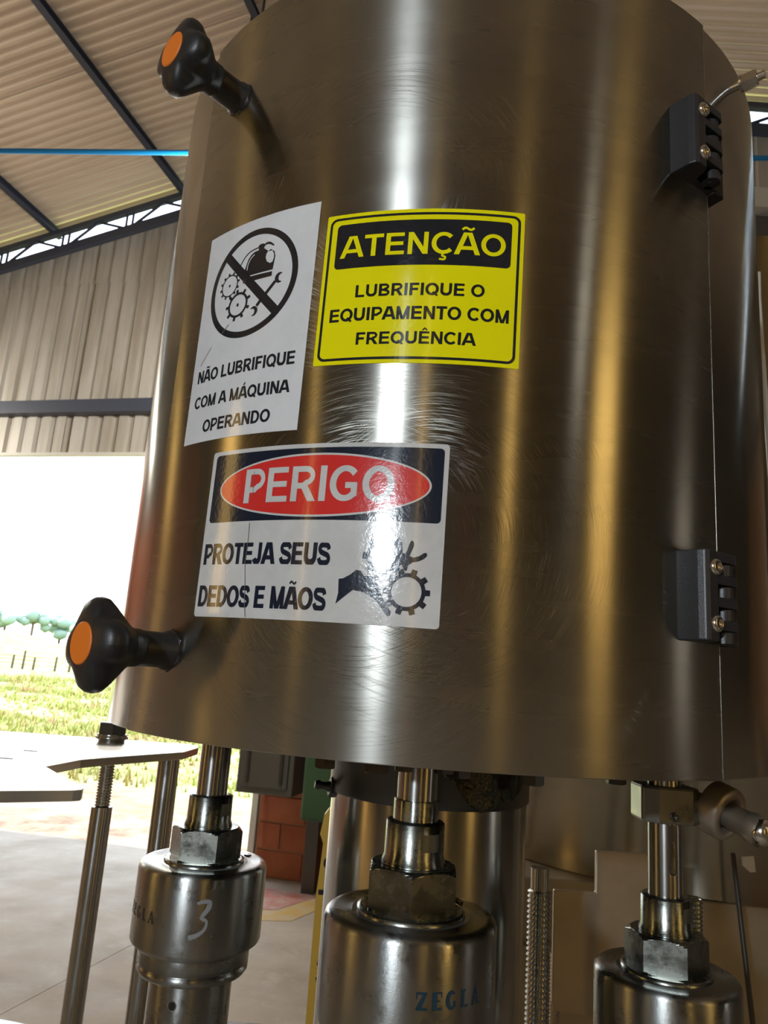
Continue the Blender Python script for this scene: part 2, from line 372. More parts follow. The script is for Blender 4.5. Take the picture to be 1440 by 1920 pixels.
# slab joints run askew to the walls like in the photo; panels are real slabs with recessed joints
def slab_quad(a, b, c, d, top): 
    gg = G(); vs = [Vector(p) for p in (a, b, c, d)]
    cen = sum(vs, Vector())/4; ins = [v + (cen-v).normalized()*.006 for v in vs]
    gg.add([v+Vector((0, 0, -.12)) for v in ins]+[v+Vector((0, 0, top)) for v in ins], [(3,2,1,0), (4,5,6,7), (0,1,5,4), (1,2,6,5), (2,3,7,6), (3,0,4,7)])
    return gg
J0 = Vector((-1.569, 3.819, FLOOR)); JD = (Vector((-1.272, 4.801, FLOOR))-J0).normalized()   # visible joint line
jl = lambda n: J0 + JD*((n-(J0.dot(WN)))/JD.dot(WN))
P = lambda s, n: B(s, n, FLOOR)
L1, L2 = jl(-7.2), jl(6.42)
obj('slab', slab_quad(P(-8.3, -7.2), L1, L2, P(-8.3, 6.42), 0), M_CONC, fl)
sh = JD.cross(Vector((0, 0, 1)))*4.2
obj('slab', slab_quad(L1, L1+sh, L2+sh, L2, 0), M_CONC, fl)
obj('slab', slab_quad(L1+sh, P(7.4, -7.2), P(7.4, 6.42), L2+sh, 0), M_CONC, fl)
gg = G(); box(gg, B(-.45, -.4, FLOOR-.125), 15.9, 13.6, .02, WS, WN); obj('sub_base', gg, M_MORTAR, fl)
def flat(pts, top):
    gg = G(); n = len(pts); gg.add([Vector((x, y, FLOOR)) for x, y in pts]+[Vector((x, y, FLOOR+top)) for x, y in pts],
        [tuple(range(n))[::-1], tuple(range(n, 2*n))]+[(i, (i+1) % n, (i+1) % n+n, i+n) for i in range(n)]); return gg
obj('red_marking', flat([(-1.15, 5.55), (-.55, 5.62), (-.28, 6.0), (-1.0, 6.22)], .002), M_REDP, fl)
obj('yellow_marking', flat([(-1.2, 5.30), (-.42, 5.40), (-.10, 5.98), (-.26, 6.02), (-.53, 5.60), (-1.17, 5.52)], .003), M_YELP, fl)

# corrugated roof, sheet by sheet
ce = sroot('ceiling', B(RIDGE, 0, RZ))
def roof_sheet(n0, n1, s0, s1, dz, pitch=.0886, amp=.018):
    gg = G(); k = int(round((n1-n0)/pitch*8)); vs = []
    for i in range(k+1):
        n = n0+(n1-n0)*i/k; q_ = cos(2*pi*n/pitch); w = amp*(1-2*((1+q_)/2)**2.6)*-1
        for s in (s0, s1): vs.append(B(s, n, roofz(s)+w+dz)); 
        for s in (s0, s1): vs.append(B(s, n, roofz(s)+w+dz+.004))
    fs = []
    for i in range(k):
        a = i*4; fs += [(a, a+1, a+5, a+4), (a+2, a+6, a+7, a+3)]
    return gg.add(vs, fs, None, True)
n = NB-.3; i = 0
while n < NW-.3:
    for s0, s1 in ((SL-.4, RIDGE), (RIDGE, SR+.4)): obj('roof_sheet', roof_sheet(n, min(n+1.03, NW+.02), s0, s1, .006*(i % 2)), M_ROOF, ce)
    n += .98; i += 1
SP = [-7.9, -6.7, -5.32, -3.87, -2.47, -1.05, .3, 1.7, 3.1, 4.5, 5.9, 7.0]
for s in SP:                                                      # purlins: C sections under the sheets
    gg = G(); t = Vector((WS.x, WS.y, SLOPE*(1 if s < RIDGE else -1))).normalized(); up = t.cross(WN); up = -up if up.z < 0 else up
    c = B(s, (NW+NB)/2, roofz(s)-.06)
    box(gg, c, .008, NW-NB, .09, t, WN, up); box(gg, c+up*.042+t*.025, .05, NW-NB, .006, t, WN, up); box(gg, c-up*.042+t*.025, .05, NW-NB, .006, t, WN, up)
    obj('purlin', gg, M_BEAM, ce)
def truss(n):
    for sgn, sa, sb in ((1, SL, RIDGE), (-1, SR, RIDGE)):
        t = Vector((WS.x*1, WS.y*1, SLOPE*sgn)).normalized(); up = t.cross(WN); up = -up if up.z < 0 else up
        for dz, h in ((-.135, .05), (-.36, .085)):
            gg = G(); m = (sa+sb)/2; Ls = abs(sb-sa)*math.sqrt(1+SLOPE**2)
            box(gg, B(m, n, roofz(m)+dz), Ls, .06, h, t, WN, up); obj('truss_chord', gg, M_BEAM, ce)
        k = int(abs(sb-sa)/.36); st = (sb-sa)/k
        for i in range(k):
            a = sa+st*i; gg = G(); b = a+st
            p = B(a, n, roofz(a)-.34); q = B(b, n, roofz(b)-.15)
            if i % 2: p, q = B(a, n, roofz(a)-.15), B(b, n, roofz(b)-.34)
            cyl(gg, p, q, .014, 8)
            if i % 2 == 0:
                for e_ in (-.035, .035): cyl(gg, B(a+e_, n, roofz(a)-.34), B(a+e_, n, roofz(a)-.15), .013, 8)
            obj('truss_web', gg, M_BEAM, ce)
truss(NW-.12); truss(-1.2)

# trapezoid cladding sheets
def clad_sheet(s0, s1, zb, zt, n, off=0., pitch=.17, dep=.028):
    """vertical ribbed sheet; zt may be a function of s"""
    gg = G(); pr = []; s = s0
    while s < s1-1e-2:
        for ds, d in ((0, 0), (.095, 0), (.115, dep), (.15, dep), (.17, 0)):
            if s+ds <= s1+2e-3 and (not pr or s+ds > pr[-1][0]+1e-4): pr.append((s+ds, d))
        s += pitch
    vs = []
    for s, d in pr:
        top = zt(s) if callable(zt) else zt
        vs += [B(s, n+d+off, zb), B(s, n+d+off, top), B(s, n+d+off+.004, zb), B(s, n+d+off+.004, top)]
    fs = []
    for i in range(len(pr)-1): a = i*4; fs += [(a, a+1, a+5, a+4), (a+2, a+6, a+7, a+3)]
    return gg.add(vs, fs)
we = sroot('wall_end', B(0, NW, FLOOR))
LINT, SEAM = 1.92, 3.76
chz = lambda s: roofz(s)-.215
s = SL; i = 0
while s < SR-.2:
    s1 = s+1.02
    obj('cladding_sheet', clad_sheet(s, s1+.095, LINT, lambda q: min(SEAM+.04, chz(q)), NW, .012*(i % 2)), M_CLAD, we)
    if chz(s) > SEAM and chz(s1) > SEAM:
        obj('cladding_sheet', clad_sheet(s, s1+.095, SEAM, chz, NW, -.012+.006*(i % 2)), M_CLAD, we)
    elif max(chz(s), chz(s1)) > SEAM:
        obj('cladding_sheet', clad_sheet(s, s1+.095, SEAM-.1, chz, NW, -.012+.006*(i % 2)), M_CLAD, we)
    s = s1; i += 1
gg = G(); box(gg, B((SL+SR)/2, NW-.06, 2.38), SR-SL, .10, .13, WS, WN); obj('rail', gg, M_BEAM, we)
gg = G(); box(gg, B((SL-2.4)/2, NW-.05, LINT-.02), -2.4-SL, .05, .03, WS, WN); obj('lintel', gg, M_WHITEP, we)
gg = G(); box(gg, B(-2.42, NW, (LINT+FLOOR)/2), .05, .16, LINT-FLOOR, WS, WN); obj('jamb', gg, M_WHITEP, we)  # pale bar: sunlight on the brick end put into its paint
gg = G(); box(gg, B((-2.39+SR)/2, NW+.0, (LINT+FLOOR)/2), SR+2.39, .08, LINT-FLOOR, WS, WN); obj('mortar_bed', gg, M_MORTAR, we)
bm_cache = {}
for r in range(17):
    s = -2.385 - (.2 if r % 2 else 0)
    while s < .8:
        a = max(s, -2.385)+.006; b = s+.40-.006; s += .40
        if b-a < .05: continue
        key = round(b-a, 3)
        if key not in bm_cache:
            gg = G(); box(gg, (0, 0, 0), b-a, .09, .192); me = obj('brick', gg, M_BRICK, origin=(0, 0, 0), bevel=.004); bm_cache[key] = me; o = me
        else: o = bm_cache[key].copy(); COL.objects.link(o)
        c = B((a+b)/2, NW-.015+.004*((r*7+int(s*10)) % 3), FLOOR+.105+r*.205)-Vector(we['o'])
        o.location = c; o.rotation_euler = (0, 0, -BA); o.parent = we
gg = G(); box(gg, B((SL-6.3)/2, NW+.01, (LINT+FLOOR)/2), -6.3-SL, .1, LINT-FLOOR, WS, WN); obj('pier', gg, M_BRICK, we)
gg = G(); box(gg, B((.8+SR)/2, NW-.01, (LINT+FLOOR)/2), SR-.8, .05, LINT-FLOOR, WS, WN); obj('plaster', gg, M_PLASTER, we)

# the other three walls: solid bands, tall openings, amber panels added for gold streaks
def side_wall(name, along, pos, a0, a1, holes, top):
    """along 's' (back wall at n = pos) or 'n' (side wall at s = pos); holes: (a, b, zb, zt, amber?)"""
    w = sroot(name, B((a0+a1)/2 if along == 's' else pos, pos if along == 's' else (a0+a1)/2, FLOOR))
    Q = (lambda a, z: B(a, pos, z)) if along == 's' else (lambda a, z: B(pos, a, z))
    ux, uy = (WS, WN) if along == 's' else (WN, WS)
    def band(x0, x1, z0, z1, m, nm, th=.12):
        gg = G()
        if callable(z1): 
            t0, t1 = z1(x0), z1(x1)
            vs = [Q(x, z)+uy*d for d in (-th/2, th/2) for x, z in ((x0, z0), (x1, z0), (x1, t1), (x0, t0))]
            gg.add(vs, [(0,1,2,3), (7,6,5,4), (0,4,5,1), (1,5,6,2), (2,6,7,3), (3,7,4,0)])
        else: box(gg, Q((x0+x1)/2, (z0+z1)/2), x1-x0, th, z1-z0, ux, uy)
        obj(nm, gg, m, w)
    cur = a0
    for (a, b, zb, zt, amber) in sorted(holes):
        segs = [(cur, a)]
        for x0, x1 in segs:
            if along == 's' and x0 < RIDGE < x1:
                band(x0, RIDGE, FLOOR, top, M_PLASTER, 'wall_band'); band(RIDGE, x1, FLOOR, top, M_PLASTER, 'wall_band')
            else: band(x0, x1, FLOOR, top, M_PLASTER, 'wall_band')
        band(a, b, zt, top, M_PLASTER, 'wall_band')
        if zb > FLOOR: band(a, b, FLOOR, zb, M_PLASTER, 'wall_band')
        if amber: band(a, b, zb, zt, M_AMBER, 'daylight_panel', .004)  # amber pane added to turn the sky gold for the steel's streaks
        cur = b
    band(cur, a1, FLOOR, top, M_PLASTER, 'wall_band')
side_wall('wall_back', 's', NB, SL, SR, [(-5.5, -5.15, -1.6, 3.6, True), (-1.15, -.85, -1.6, 4.6, False), (.02, .16, -1.0, 4.6, True), (3.9, 4.35, -1.6, 3.8, True)], lambda s: roofz(s)-.03)
side_wall('wall_left', 'n', SL, NB, NW, [(-3.3, -2.5, -1.6, 3.2, True), (1.3, 1.75, .6, 2.4, True)], roofz(SL)-.03)
side_wall('wall_right', 'n', SR, NB, NW, [(-4.3, -3.1, -1.6, 3.5, True), (.2, .9, -1.6, -.1, False)], roofz(SR)-.03)

wl_ = [o for o in COL.objects if o.name == 'wall_left'][0]
gg = G(); box(gg, B(SL+.09, 2.6, (FLOOR+.9)/2), .05, 6.9, .9-FLOOR, WS, WN); obj('brick_dado', gg, M_BRICK, wl_)
wb_ = [o for o in COL.objects if o.name == 'wall_back'][0]
gg = G(); box(gg, B(2.1, NB+.12, (FLOOR+.5)/2), .8, .10, .5-FLOOR, WS, WN); obj('red_gate', gg, M_REDG, wb_)
# unseen pendant lamps, added to brighten the roof and hall
def pendant(s, n, z, e, r=.12, col=(1, .93, .82), lb=''):
    p = B(s, n, z); t = thing('pendant_lamp', p, lb, 'lamp', 'hall pendant lamps')
    gg = G(); lathe(gg, p+Vector((0, 0, r+.02)), (0, 0, 1), [(0, .2), (.03, .16), (.12, .06), (.2, .04)], 24); obj('shade', gg, M_WHITEP, t)
    gg = G(); cyl(gg, p+Vector((0, 0, r+.2)), B(s, n, roofz(s)-.01), .008, 8); obj('cord', gg, M_DARKST, t)
    l = bpy.data.lights.new('bulb', 'POINT'); l.energy = e; l.color = col; l.shadow_soft_size = r
    o = bpy.data.objects.new('bulb', l); COL.objects.link(o); o.parent = t
FILL_LAMPS = [(-2.5, 4.5, 2.4, 170), (-1.66, 3.1, 2.4, 70), (3.6, -2.2, 2.6, 8), (-6.6, 4.9, 2.3, 130)]
for i, (s_, n_, z_, e_) in enumerate(FILL_LAMPS):
    pendant(s_, n_, z_, e_, lb=['pendant lamp by the end wall, hidden behind the drum', 'pendant lamp above and behind the drum', 'pendant lamp in the right rear bay', 'pendant lamp near the far left corner of the opening'][i])

# work lamp on a stand, behind the viewer's left shoulder
wp = Vector((-.80, -1.45, .45)); wl = thing('work_lamp', (wp.x, wp.y, FLOOR), 'white work lamp on a stand behind the viewer', 'lamp')
gg = G(); cyl(gg, (wp.x, wp.y-.12, FLOOR), (wp.x, wp.y-.12, wp.z), .015, 16); lathe(gg, (wp.x, wp.y-.12, FLOOR), (0, 0, 1), [(0, .22), (.02, .2)], 32); obj('stand', gg, M_DARKST, wl)
gg = G(); lathe(gg, wp-Vector((0, .12, 0)), (0, 1, 0), [(0, .03), (.03, .09), (.12, .11)], 32, 0, False); obj('reflector', gg, M_DARKST, wl)
l = bpy.data.lights.new('bulb', 'POINT'); l.energy = 100; l.color = (.82, .91, 1); l.shadow_soft_size = .045
o = bpy.data.objects.new('bulb', l); COL.objects.link(o); o.parent = wl; o.location = (0, 0, wp.z-FLOOR)

# blue air pipe
p, q = at(-420, 279, 3.4), at(1800, 300, 3.4)
gg = G(); cyl(gg, p, q, .0135, 16); o = obj('air_pipe', gg, M_PIPE); tag(o, 'thin bright blue pipe crossing the hall under the roof', 'pipe')
for k in (.05, .5, .95):
    c = p.lerp(q, k); gg = G(); ss = c.dot(WS); cyl(gg, c, Vector((c.x, c.y, roofz(ss)-.01)), .004, 6); h_ = obj('hanger', gg, M_DARKST, o)

# ------------------------------------------------------------------ guard drum
AX, AY, RG = .05749, .70858, .28
ZB, ZT, PH1, PH2 = -.0464, .504, -.907, .6018
def S(phi, z, r=RG): return Vector((AX+r*sin(phi), AY-r*cos(phi), z))
def shell(name, m, p0, p1, r, th, label, flange=0):
    n = max(8, int((p1-p0)/rad(1.25))); gg = G(); vs = []; uv = []
    zs = [ZB, ZB+.0015, ZT-.0015, ZT]
    prof = [(r-th, ZB), (r-.0004, ZB), (r, ZB+.0006), (r, ZT-.0006), (r-.0004, ZT), (r-th, ZT), (r-th, ZB)]
    for i in range(n+1):
        p = p0+(p1-p0)*i/n
        for q, z in prof: vs.append(S(p, z, q)); uv.append((p*RG, z))
    k = len(prof); fs = []
    for i in range(n):
        for j in range(k-1): fs.append((i*k+j, (i+1)*k+j, (i+1)*k+j+1, i*k+j+1))
    gg.add(vs, fs, uv, True)
    for i, rev in ((0, True), (n, False)):
        idx = [i*k+j for j in range(k-1)]; gg.add([vs[j] for j in idx], [list(range(k-1))[::-1] if rev else list(range(k-1))])
    o = obj(name, gg, m, origin=(AX, AY, ZB))
    return o
door = shell('guard_door', M_GUARD, PH1, PH2-.0035, RG+.0022, .002, '')
tag(door, 'curved front door of the brushed steel guard drum, carrying the three stickers', 'guard')
rear = shell('guard_shell', M_GUARD2, PH2, 2*pi+PH1+.05, RG, .002, '')
tag(rear, 'fixed rear shell of the brushed steel guard drum, behind the door seams', 'guard')
gg = G(); lathe(gg, (AX, AY, ZT-.012), (0, 0, 1), [(0, RG-.004), (.006, RG-.004)], 96); obj('top_plate', gg, M_GUARD2, rear)
# bright door edge strip at the hinge seam
gg = G(); 
for a in (PH2-.0032,): 
    vs = [S(a, z, q) for z in (ZB+.001, ZT-.001) for q in (RG+.0005, RG+.0024)] + [S(a+.0022, z, q) for z in (ZB+.001, ZT-.001) for q in (RG+.0005, RG+.0024)]
    gg.add(vs, [(0,1,3,2), (4,6,7,5), (1,5,7,3), (0,4,5,1), (2,3,7,6), (0,2,6,4)])
obj('edge_strip', gg, M_CHROME, door)

# ------------------------------------------------------------------ writing: own bold sans strokes, wrapped on cylinders
def cat(pts, n=6):
    P_ = [Vector(p) for p in pts]; out = []
    for i in range(len(P_)-1):
        a, b, c, d = P_[max(i-1, 0)], P_[i], P_[i+1], P_[min(i+2, len(P_)-1)]
        for k in range(n):
            t = k/n; out.append(tuple(.5*((2*b)+(-a+c)*t+(2*a-5*b+4*c-d)*t*t+(-a+3*b-3*c+d)*t**3)))
    return out+[tuple(P_[-1])]
def arc(cx, cy, rx, ry, a0, a1, n=18):
    return [(cx+rx*cos(rad(a0+(a1-a0)*i/n)), cy+ry*sin(rad(a0+(a1-a0)*i/n))) for i in range(n+1)]
def ribbon(pts, w):
    """mitred quads along a centreline"""
    P_ = [Vector((p[0], p[1])) for p in pts]; n = len(P_); L, R_ = [], []
    closed = (P_[0]-P_[-1]).length < 1e-6
    for i in range(n):
        if closed: a, b = P_[i-1 if i else n-2], P_[(i+1) if i < n-1 else 1]
        else: a, b = P_[max(i-1, 0)], P_[min(i+1, n-1)]
        d0 = (P_[i]-a).normalized() if (P_[i]-a).length > 1e-9 else (b-P_[i]).normalized()
        d1 = (b-P_[i]).normalized() if (b-P_[i]).length > 1e-9 else d0
        m = (d0+d1).normalized(); nrm = Vector((-m.y, m.x)); k = min(1/max(.3, m.dot(d0)), 1.6); ww = w(i/(n-1)) if callable(w) else w
        L.append(P_[i]+nrm*(ww/2*k)); R_.append(P_[i]-nrm*(ww/2*k))
    return [[tuple(R_[i]), tuple(R_[i+1]), tuple(L[i+1]), tuple(L[i])] for i in range(n-1)]
def clip(poly, ax, v, keep_less):
    out = []
    for i in range(len(poly)):
        a, b = poly[i], poly[(i+1) % len(poly)]
        ia = (a[ax] <= v) == keep_less or a[ax] == v; ib = (b[ax] <= v) == keep_less or b[ax] == v
        if ia: out.append(a)
        if ia != ib:
            t = (v-a[ax])/(b[ax]-a[ax]); out.append((a[0]+(b[0]-a[0])*t, a[1]+(b[1]-a[1])*t))
    return out
WV, WH = .195, .165
def rw(a0, a1): return lambda t: WH+(WV*.97-WH)*abs(cos(rad(a0+(a1-a0)*t)))**1.5
def glyph(ch):
    """(advance, polygons); cap height 1"""
    q = []; adv = 1.0; cl = True; h = WH/2
    A = lambda pts, w=WV: q.extend(ribbon(pts, w))
    base = {'Ã': 'A', 'Á': 'A', 'Ç': 'C', 'Ê': 'E'}.get(ch, ch)
    if base == 'A': A([(.09-.035, -.1), (.505+.02, 1.2)]); A([(.95+.035, -.1), (.535-.02, 1.2)]); A([(.25, .30), (.8, .30)], WH); adv = 1.03
    elif base == 'B': A([(.19, 0), (.19, 1)]); A([(.19, 1-h), (.5, 1-h)]+arc(.55, .745, .235, .255-h, 80, -80)+[(.5, .5), (.19, .5)], WH); A([(.5, .5)]+arc(.58, .27, .26, .27-h+.0, 80, -80)+[(.5, h), (.19, h)], WH)
    elif base == 'C': A(arc(.55, .5, .40, .5-h, 42, 318, 28), rw(42, 318))
    elif base == 'D': A([(.19, 0), (.19, 1)]); A([(.19, 1-h), (.42, 1-h)]+arc(.44, .5, .40, .5-h, 85, -85, 22)+[(.42, h), (.19, h)], lambda t: WH+(WV*.95-WH)*max(0, sin(pi*t))**2)
    elif base == 'E': A([(.19, 0), (.19, 1)]); [A([(.19, y), (x, y)], WH) for y, x in ((h, .88), (.51, .83), (1-h, .86))]; adv = .94
    elif base == 'F': A([(.19, 0), (.19, 1)]); [A([(.19, y), (x, y)], WH) for y, x in ((.50, .72), (1-h, .80))]; adv = .86
    elif base == 'G': A(arc(.56, .5, .41, .5-h, 40, 322, 28), rw(40, 322)); A([(.57, .445), (.96, .445)], WH); A([(.87, .5), (.87, .14)], WV*.9); adv = 1.1
    elif base == 'I': A([(.20, 0), (.20, 1)]); adv = .40
    elif base == 'J': A([(.56, 1), (.56, .33)]+arc(.33, .31, .23, .31-h, 0, -165, 12), WV*.95); adv = .78
    elif base == 'L': A([(.19, 0), (.19, 1)]); A([(.19, h), (.82, h)], WH); adv = .86
    elif base == 'M': A([(.185, 0), (.185, 1)], WV*.92); A([(.985, 0), (.985, 1)], WV*.92); A([(.14, 1.15), (.60, -.12)], WV*.85); A([(1.03, 1.15), (.57, -.12)], WV*.85); adv = 1.17
    elif base == 'N': A([(.185, 0), (.185, 1)], WV*.95); A([(.83, 0), (.83, 1)], WV*.95); A([(.11, 1.12), (.905, -.12)], WV*.95); adv = 1.01
    elif base in 'OQ':
        A(arc(.55, .5, .405, .5-h, 0, 360, 36), rw(0, 360)); adv = 1.1
        if base == 'Q': A([(.60, .27), (.98, -.02)], WV*.7)
    elif base == 'P': A([(.19, 0), (.19, 1)]); A([(.19, 1-h), (.5, 1-h)]+arc(.56, .69, .255, .31-h, 80, -80)+[(.5, .38+h-.08), (.19, .38+h-.08)], WH); adv = .94
    elif base == 'R': A([(.19, 0), (.19, 1)]); A([(.19, 1-h), (.52, 1-h)]+arc(.58, .72, .25, .28-h, 80, -80)+[(.5, .44), (.19, .44)], WH); A([(.50, .50), (.92, -.1)], WV); adv = 1.01
    elif base == 'S': A(cat([(.83, .70), (.74, .86), (.48, 1-h), (.24, .87), (.16, .73), (.25, .59), (.48, .515), (.74, .43), (.84, .28), (.74, .13), (.48, h), (.22, .14), (.12, .31)]), (WV+WH)/2*.98); adv = .95
    elif base == 'T': A([(.43, 0), (.43, 1)]); A([(.02, 1-h), (.84, 1-h)], WH); adv = .86
    elif base == 'U': A([(.19, 1), (.19, .4)]+arc(.52, .38, .33, .38-h, 180, 360, 18)+[(.85, .4), (.85, 1)], WV*.97); adv = 1.04
    elif base == 'V': A([(.06, 1.1), (.50, -.1)]); A([(.90, 1.1), (.46, -.1)]); adv = .95
    elif base == 'Z': A([(.06, 1-h), (.83, 1-h)], WH); A([(.04, h), (.86, h)], WH); A([(.84, 1.0), (.08, .0)], .17); adv = .9
    elif base == 'v': A([(.06, .78), (.36, -.1)], .17); A([(.62, .78), (.32, -.1)], .17); adv = .68
    elif base == 'o': A(arc(.38, .36, .28, .29, 0, 360, 24), .16); adv = .78
    elif base == 'n': A([(.16, 0), (.16, .72)], .17); A(arc(.38, .40, .22, .25, 170, 0, 10)+[(.60, 0)], .16); adv = .78
    elif base == 'd': A([(.60, 0), (.60, 1)], .17); A(arc(.36, .36, .25, .29, 0, 360, 24), .15); adv = .8
    elif base == 'e': A(arc(.38, .36, .28, .29, 5, 320, 20)+[], .15); A([(.1, .37), (.66, .37)], .13); adv = .76
    elif base == 'r': A([(.16, 0), (.16, .72)], .17); A(arc(.36, .40, .2, .25, 160, 70, 6), .16); adv = .52
    elif ch == ' ': adv = .40
    q = [clip(clip(p, 1, 0, False), 1, 1, True) if not (base == 'Q') else clip(p, 1, 1, True) for p in q]
    if ch == 'Ã': q += ribbon(cat([(.28, 1.13), (.40, 1.22), (.52, 1.18), (.64, 1.13), (.77, 1.22)]), .10)
    if ch == 'Á': q += ribbon([(.48, 1.08), (.66, 1.28)], .14)
    if ch == 'Ê': q += ribbon([(.30, 1.08), (.49, 1.25), (.68, 1.08)], .10)
    if ch == 'Ç': q += ribbon(cat([(.55, .02), (.52, -.08), (.64, -.13), (.60, -.24), (.40, -.22)]), .085)
    return adv, [p for p in q if len(p) > 2]
def text(s, x0, x1, yb, h, b=1.12):
    """polygons of a line of capitals fitted between x0 and x1 on baseline yb"""
    global WV, WH
    nat = sum(glyph(c)[0] for c in s)*h; sq = max(1., min(1.5, nat/(x1-x0)))
    WV, WH = .195*b*sq**.8, .165*b; cur = 0; out = []; pr = []
    for ch in s:
        adv, ps = glyph(ch); pr += [[(p[0]+cur, p[1]) for p in q] for q in ps]; cur += adv
    WV, WH = .195, .165
    a = min(p[0] for q in pr for p in q); b = max(p[0] for q in pr for p in q); k = (x1-x0)/(b-a)
    return [[(x0+(p[0]-a)*k, yb+p[1]*h) for p in q] for q in pr]
def rrect(x0, y0, x1, y1, r, n=6):
    o = []
    for cx, cy, a in ((x1-r, y1-r, 0), (x0+r, y1-r, 90), (x0+r, y0+r, 180), (x1-r, y0+r, 270)):
        o += [(cx+r*cos(rad(a+90*i/n)), cy+r*sin(rad(a+90*i/n))) for i in range(n+1)]
    return o
def ring(outer, inner):
    n = len(outer); return [[outer[i], outer[(i+1) % n], inner[(i+1) % n], inner[i]] for i in range(n)]
def gear(cx, cy, ri, ro, rt, n, tw=.5, a0=0., seg=6):
    """ring with square teeth"""
    out = ring([(cx+ro*cos(rad(3*i)), cy+ro*sin(rad(3*i))) for i in range(120)], [(cx+ri*cos(rad(3*i)), cy+ri*sin(rad(3*i))) for i in range(120)])
    for k in range(n):
        a = 2*pi*k/n+a0; w = pi/n*tw*ro; u = (cos(a), sin(a)); v = (-u[1], u[0])
        out.append([(cx+u[0]*r+v[0]*s, cy+u[1]*r+v[1]*s) for r, s in ((ro*.97, -w), (rt, -w*.9), (rt, w*.9), (ro*.97, w))])
    return out
class Patch:
    """a sheet wrapped round a vertical cylinder; local millimetres"""
    def __init__(s, ax, ay, r, u0, z0, rot=0., tilt=0.): s.ax, s.ay, s.r, s.u0, s.z0, s.c, s.s = ax, ay, r, u0, z0, cos(rot), sin(rot)
    def pt(s, x, y, off):
        x, y = x/1000, y/1000; u = s.u0+x*s.c-y*s.s; z = s.z0+x*s.s+y*s.c; p = u/s.r; q = s.r+off
        return Vector((s.ax+q*sin(p), s.ay-q*cos(p), z)), (u, z)
    def make(s, polys, off, step=4.):
        bm = bmesh.new()
        for p in polys:
            p = [tuple(v) for v in p]
            if len(p) <= 4:
                ar = sum(p[i][0]*p[(i+1) % len(p)][1]-p[(i+1) % len(p)][0]*p[i][1] for i in range(len(p)))
                if ar < 0: p = p[::-1]
                try: bm.faces.new([bm.verts.new((x, y, 0)) for x, y in p])
                except ValueError: pass
            else:
                vs = [bm.verts.new((x, y, 0)) for x, y in p]
                for t in tessellate_polygon([[Vector((x, y, 0)) for x, y in p]]):
                    a, b, c = (p[t[0]], p[t[1]], p[t[2]]); cr = (b[0]-a[0])*(c[1]-a[1])-(b[1]-a[1])*(c[0]-a[0])
                    if abs(cr) < 1e-9: continue
                    try: bm.faces.new([vs[i] for i in (t if cr > 0 else t[::-1])])
                    except ValueError: pass
        lo = min(v.co.x for v in bm.verts); hi = max(v.co.x for v in bm.verts); x = math.floor(lo/step)*step+step
        while x < hi:
            bmesh.ops.bisect_plane(bm, geom=bm.verts[:]+bm.edges[:]+bm.faces[:], plane_co=(x, 0, 0), plane_no=(1, 0, 0)); x += step
        gg = G(); bm.verts.index_update(); vs, uv = [], []
        for v in bm.verts: a, b = s.pt(v.co.x, v.co.y, off); vs.append(a); uv.append(b)
        gg.add(vs, [[v.index for v in f.verts] for f in bm.faces], uv, True); bm.free(); return gg
    def sheet(s, outline, off, th):
        """solid sheet: top face plus rim"""
        gg = s.make([outline], off+th, 3.)
        dense = []
        for i in range(len(outline)):
            a, b = outline[i], outline[(i+1) % len(outline)]; k = max(1, int(hypot(b[0]-a[0], b[1]-a[1])/3)); dense += [(a[0]+(b[0]-a[0])*j/k, a[1]+(b[1]-a[1])*j/k) for j in range(k)]
        n = len(dense); T = [s.pt(x, y, off+th)[0] for x, y in dense]; Bt = [s.pt(x, y, off)[0] for x, y in dense]
        gg.add(T+Bt, [(i, i+n, (i+1) % n+n, (i+1) % n) for i in range(n)]); return gg
OFF = .0022 + .00005
# --- yellow sticker
py = Patch(AX, AY, RG, -.04605, .24364, -.01097)
pr = lambda nm, polys, m, t, lvl, P_: obj(nm, P_.make(polys, OFF+.0003+.00016*lvl), m, t)
gg = py.sheet(rrect(-64.7, -53.6, 64.7, 53.4, 1), OFF, .0003); st = obj('warning_sticker', gg, M_VYEL, origin=py.pt(0, -53, .002)[0])
tag(st, 'yellow sticker with a black ATENÇÃO header, right of the white lubrication sticker', 'sticker')
pr('border', ring(rrect(-62.3, -51.0, 62.3, 50.8, 5), rrect(-60.6, -49.3, 60.6, 49.1, 3.6)), M_VBLK, st, 1, py)
pr('header', [rrect(-56.8, 13.3, 56.8, 45.6, 3)], M_VBLK, st, 1, py)
pr('header_lettering', text('ATENÇÃO', -53.4, 53.2, 20.8, 15.6, 1.0), M_VYEL, st, 2, py)
pr('lettering', text('LUBRIFIQUE O', -40.2, 41.6, -7.9, 8.6), M_VBLK, st, 1, py)
pr('lettering', text('EQUIPAMENTO COM', -56.3, 57.3, -24.3, 9.0), M_VBLK, st, 1, py)
pr('lettering', text('FREQUÊNCIA', -36.9, 38.1, -40.8, 8.4), M_VBLK, st, 1, py)
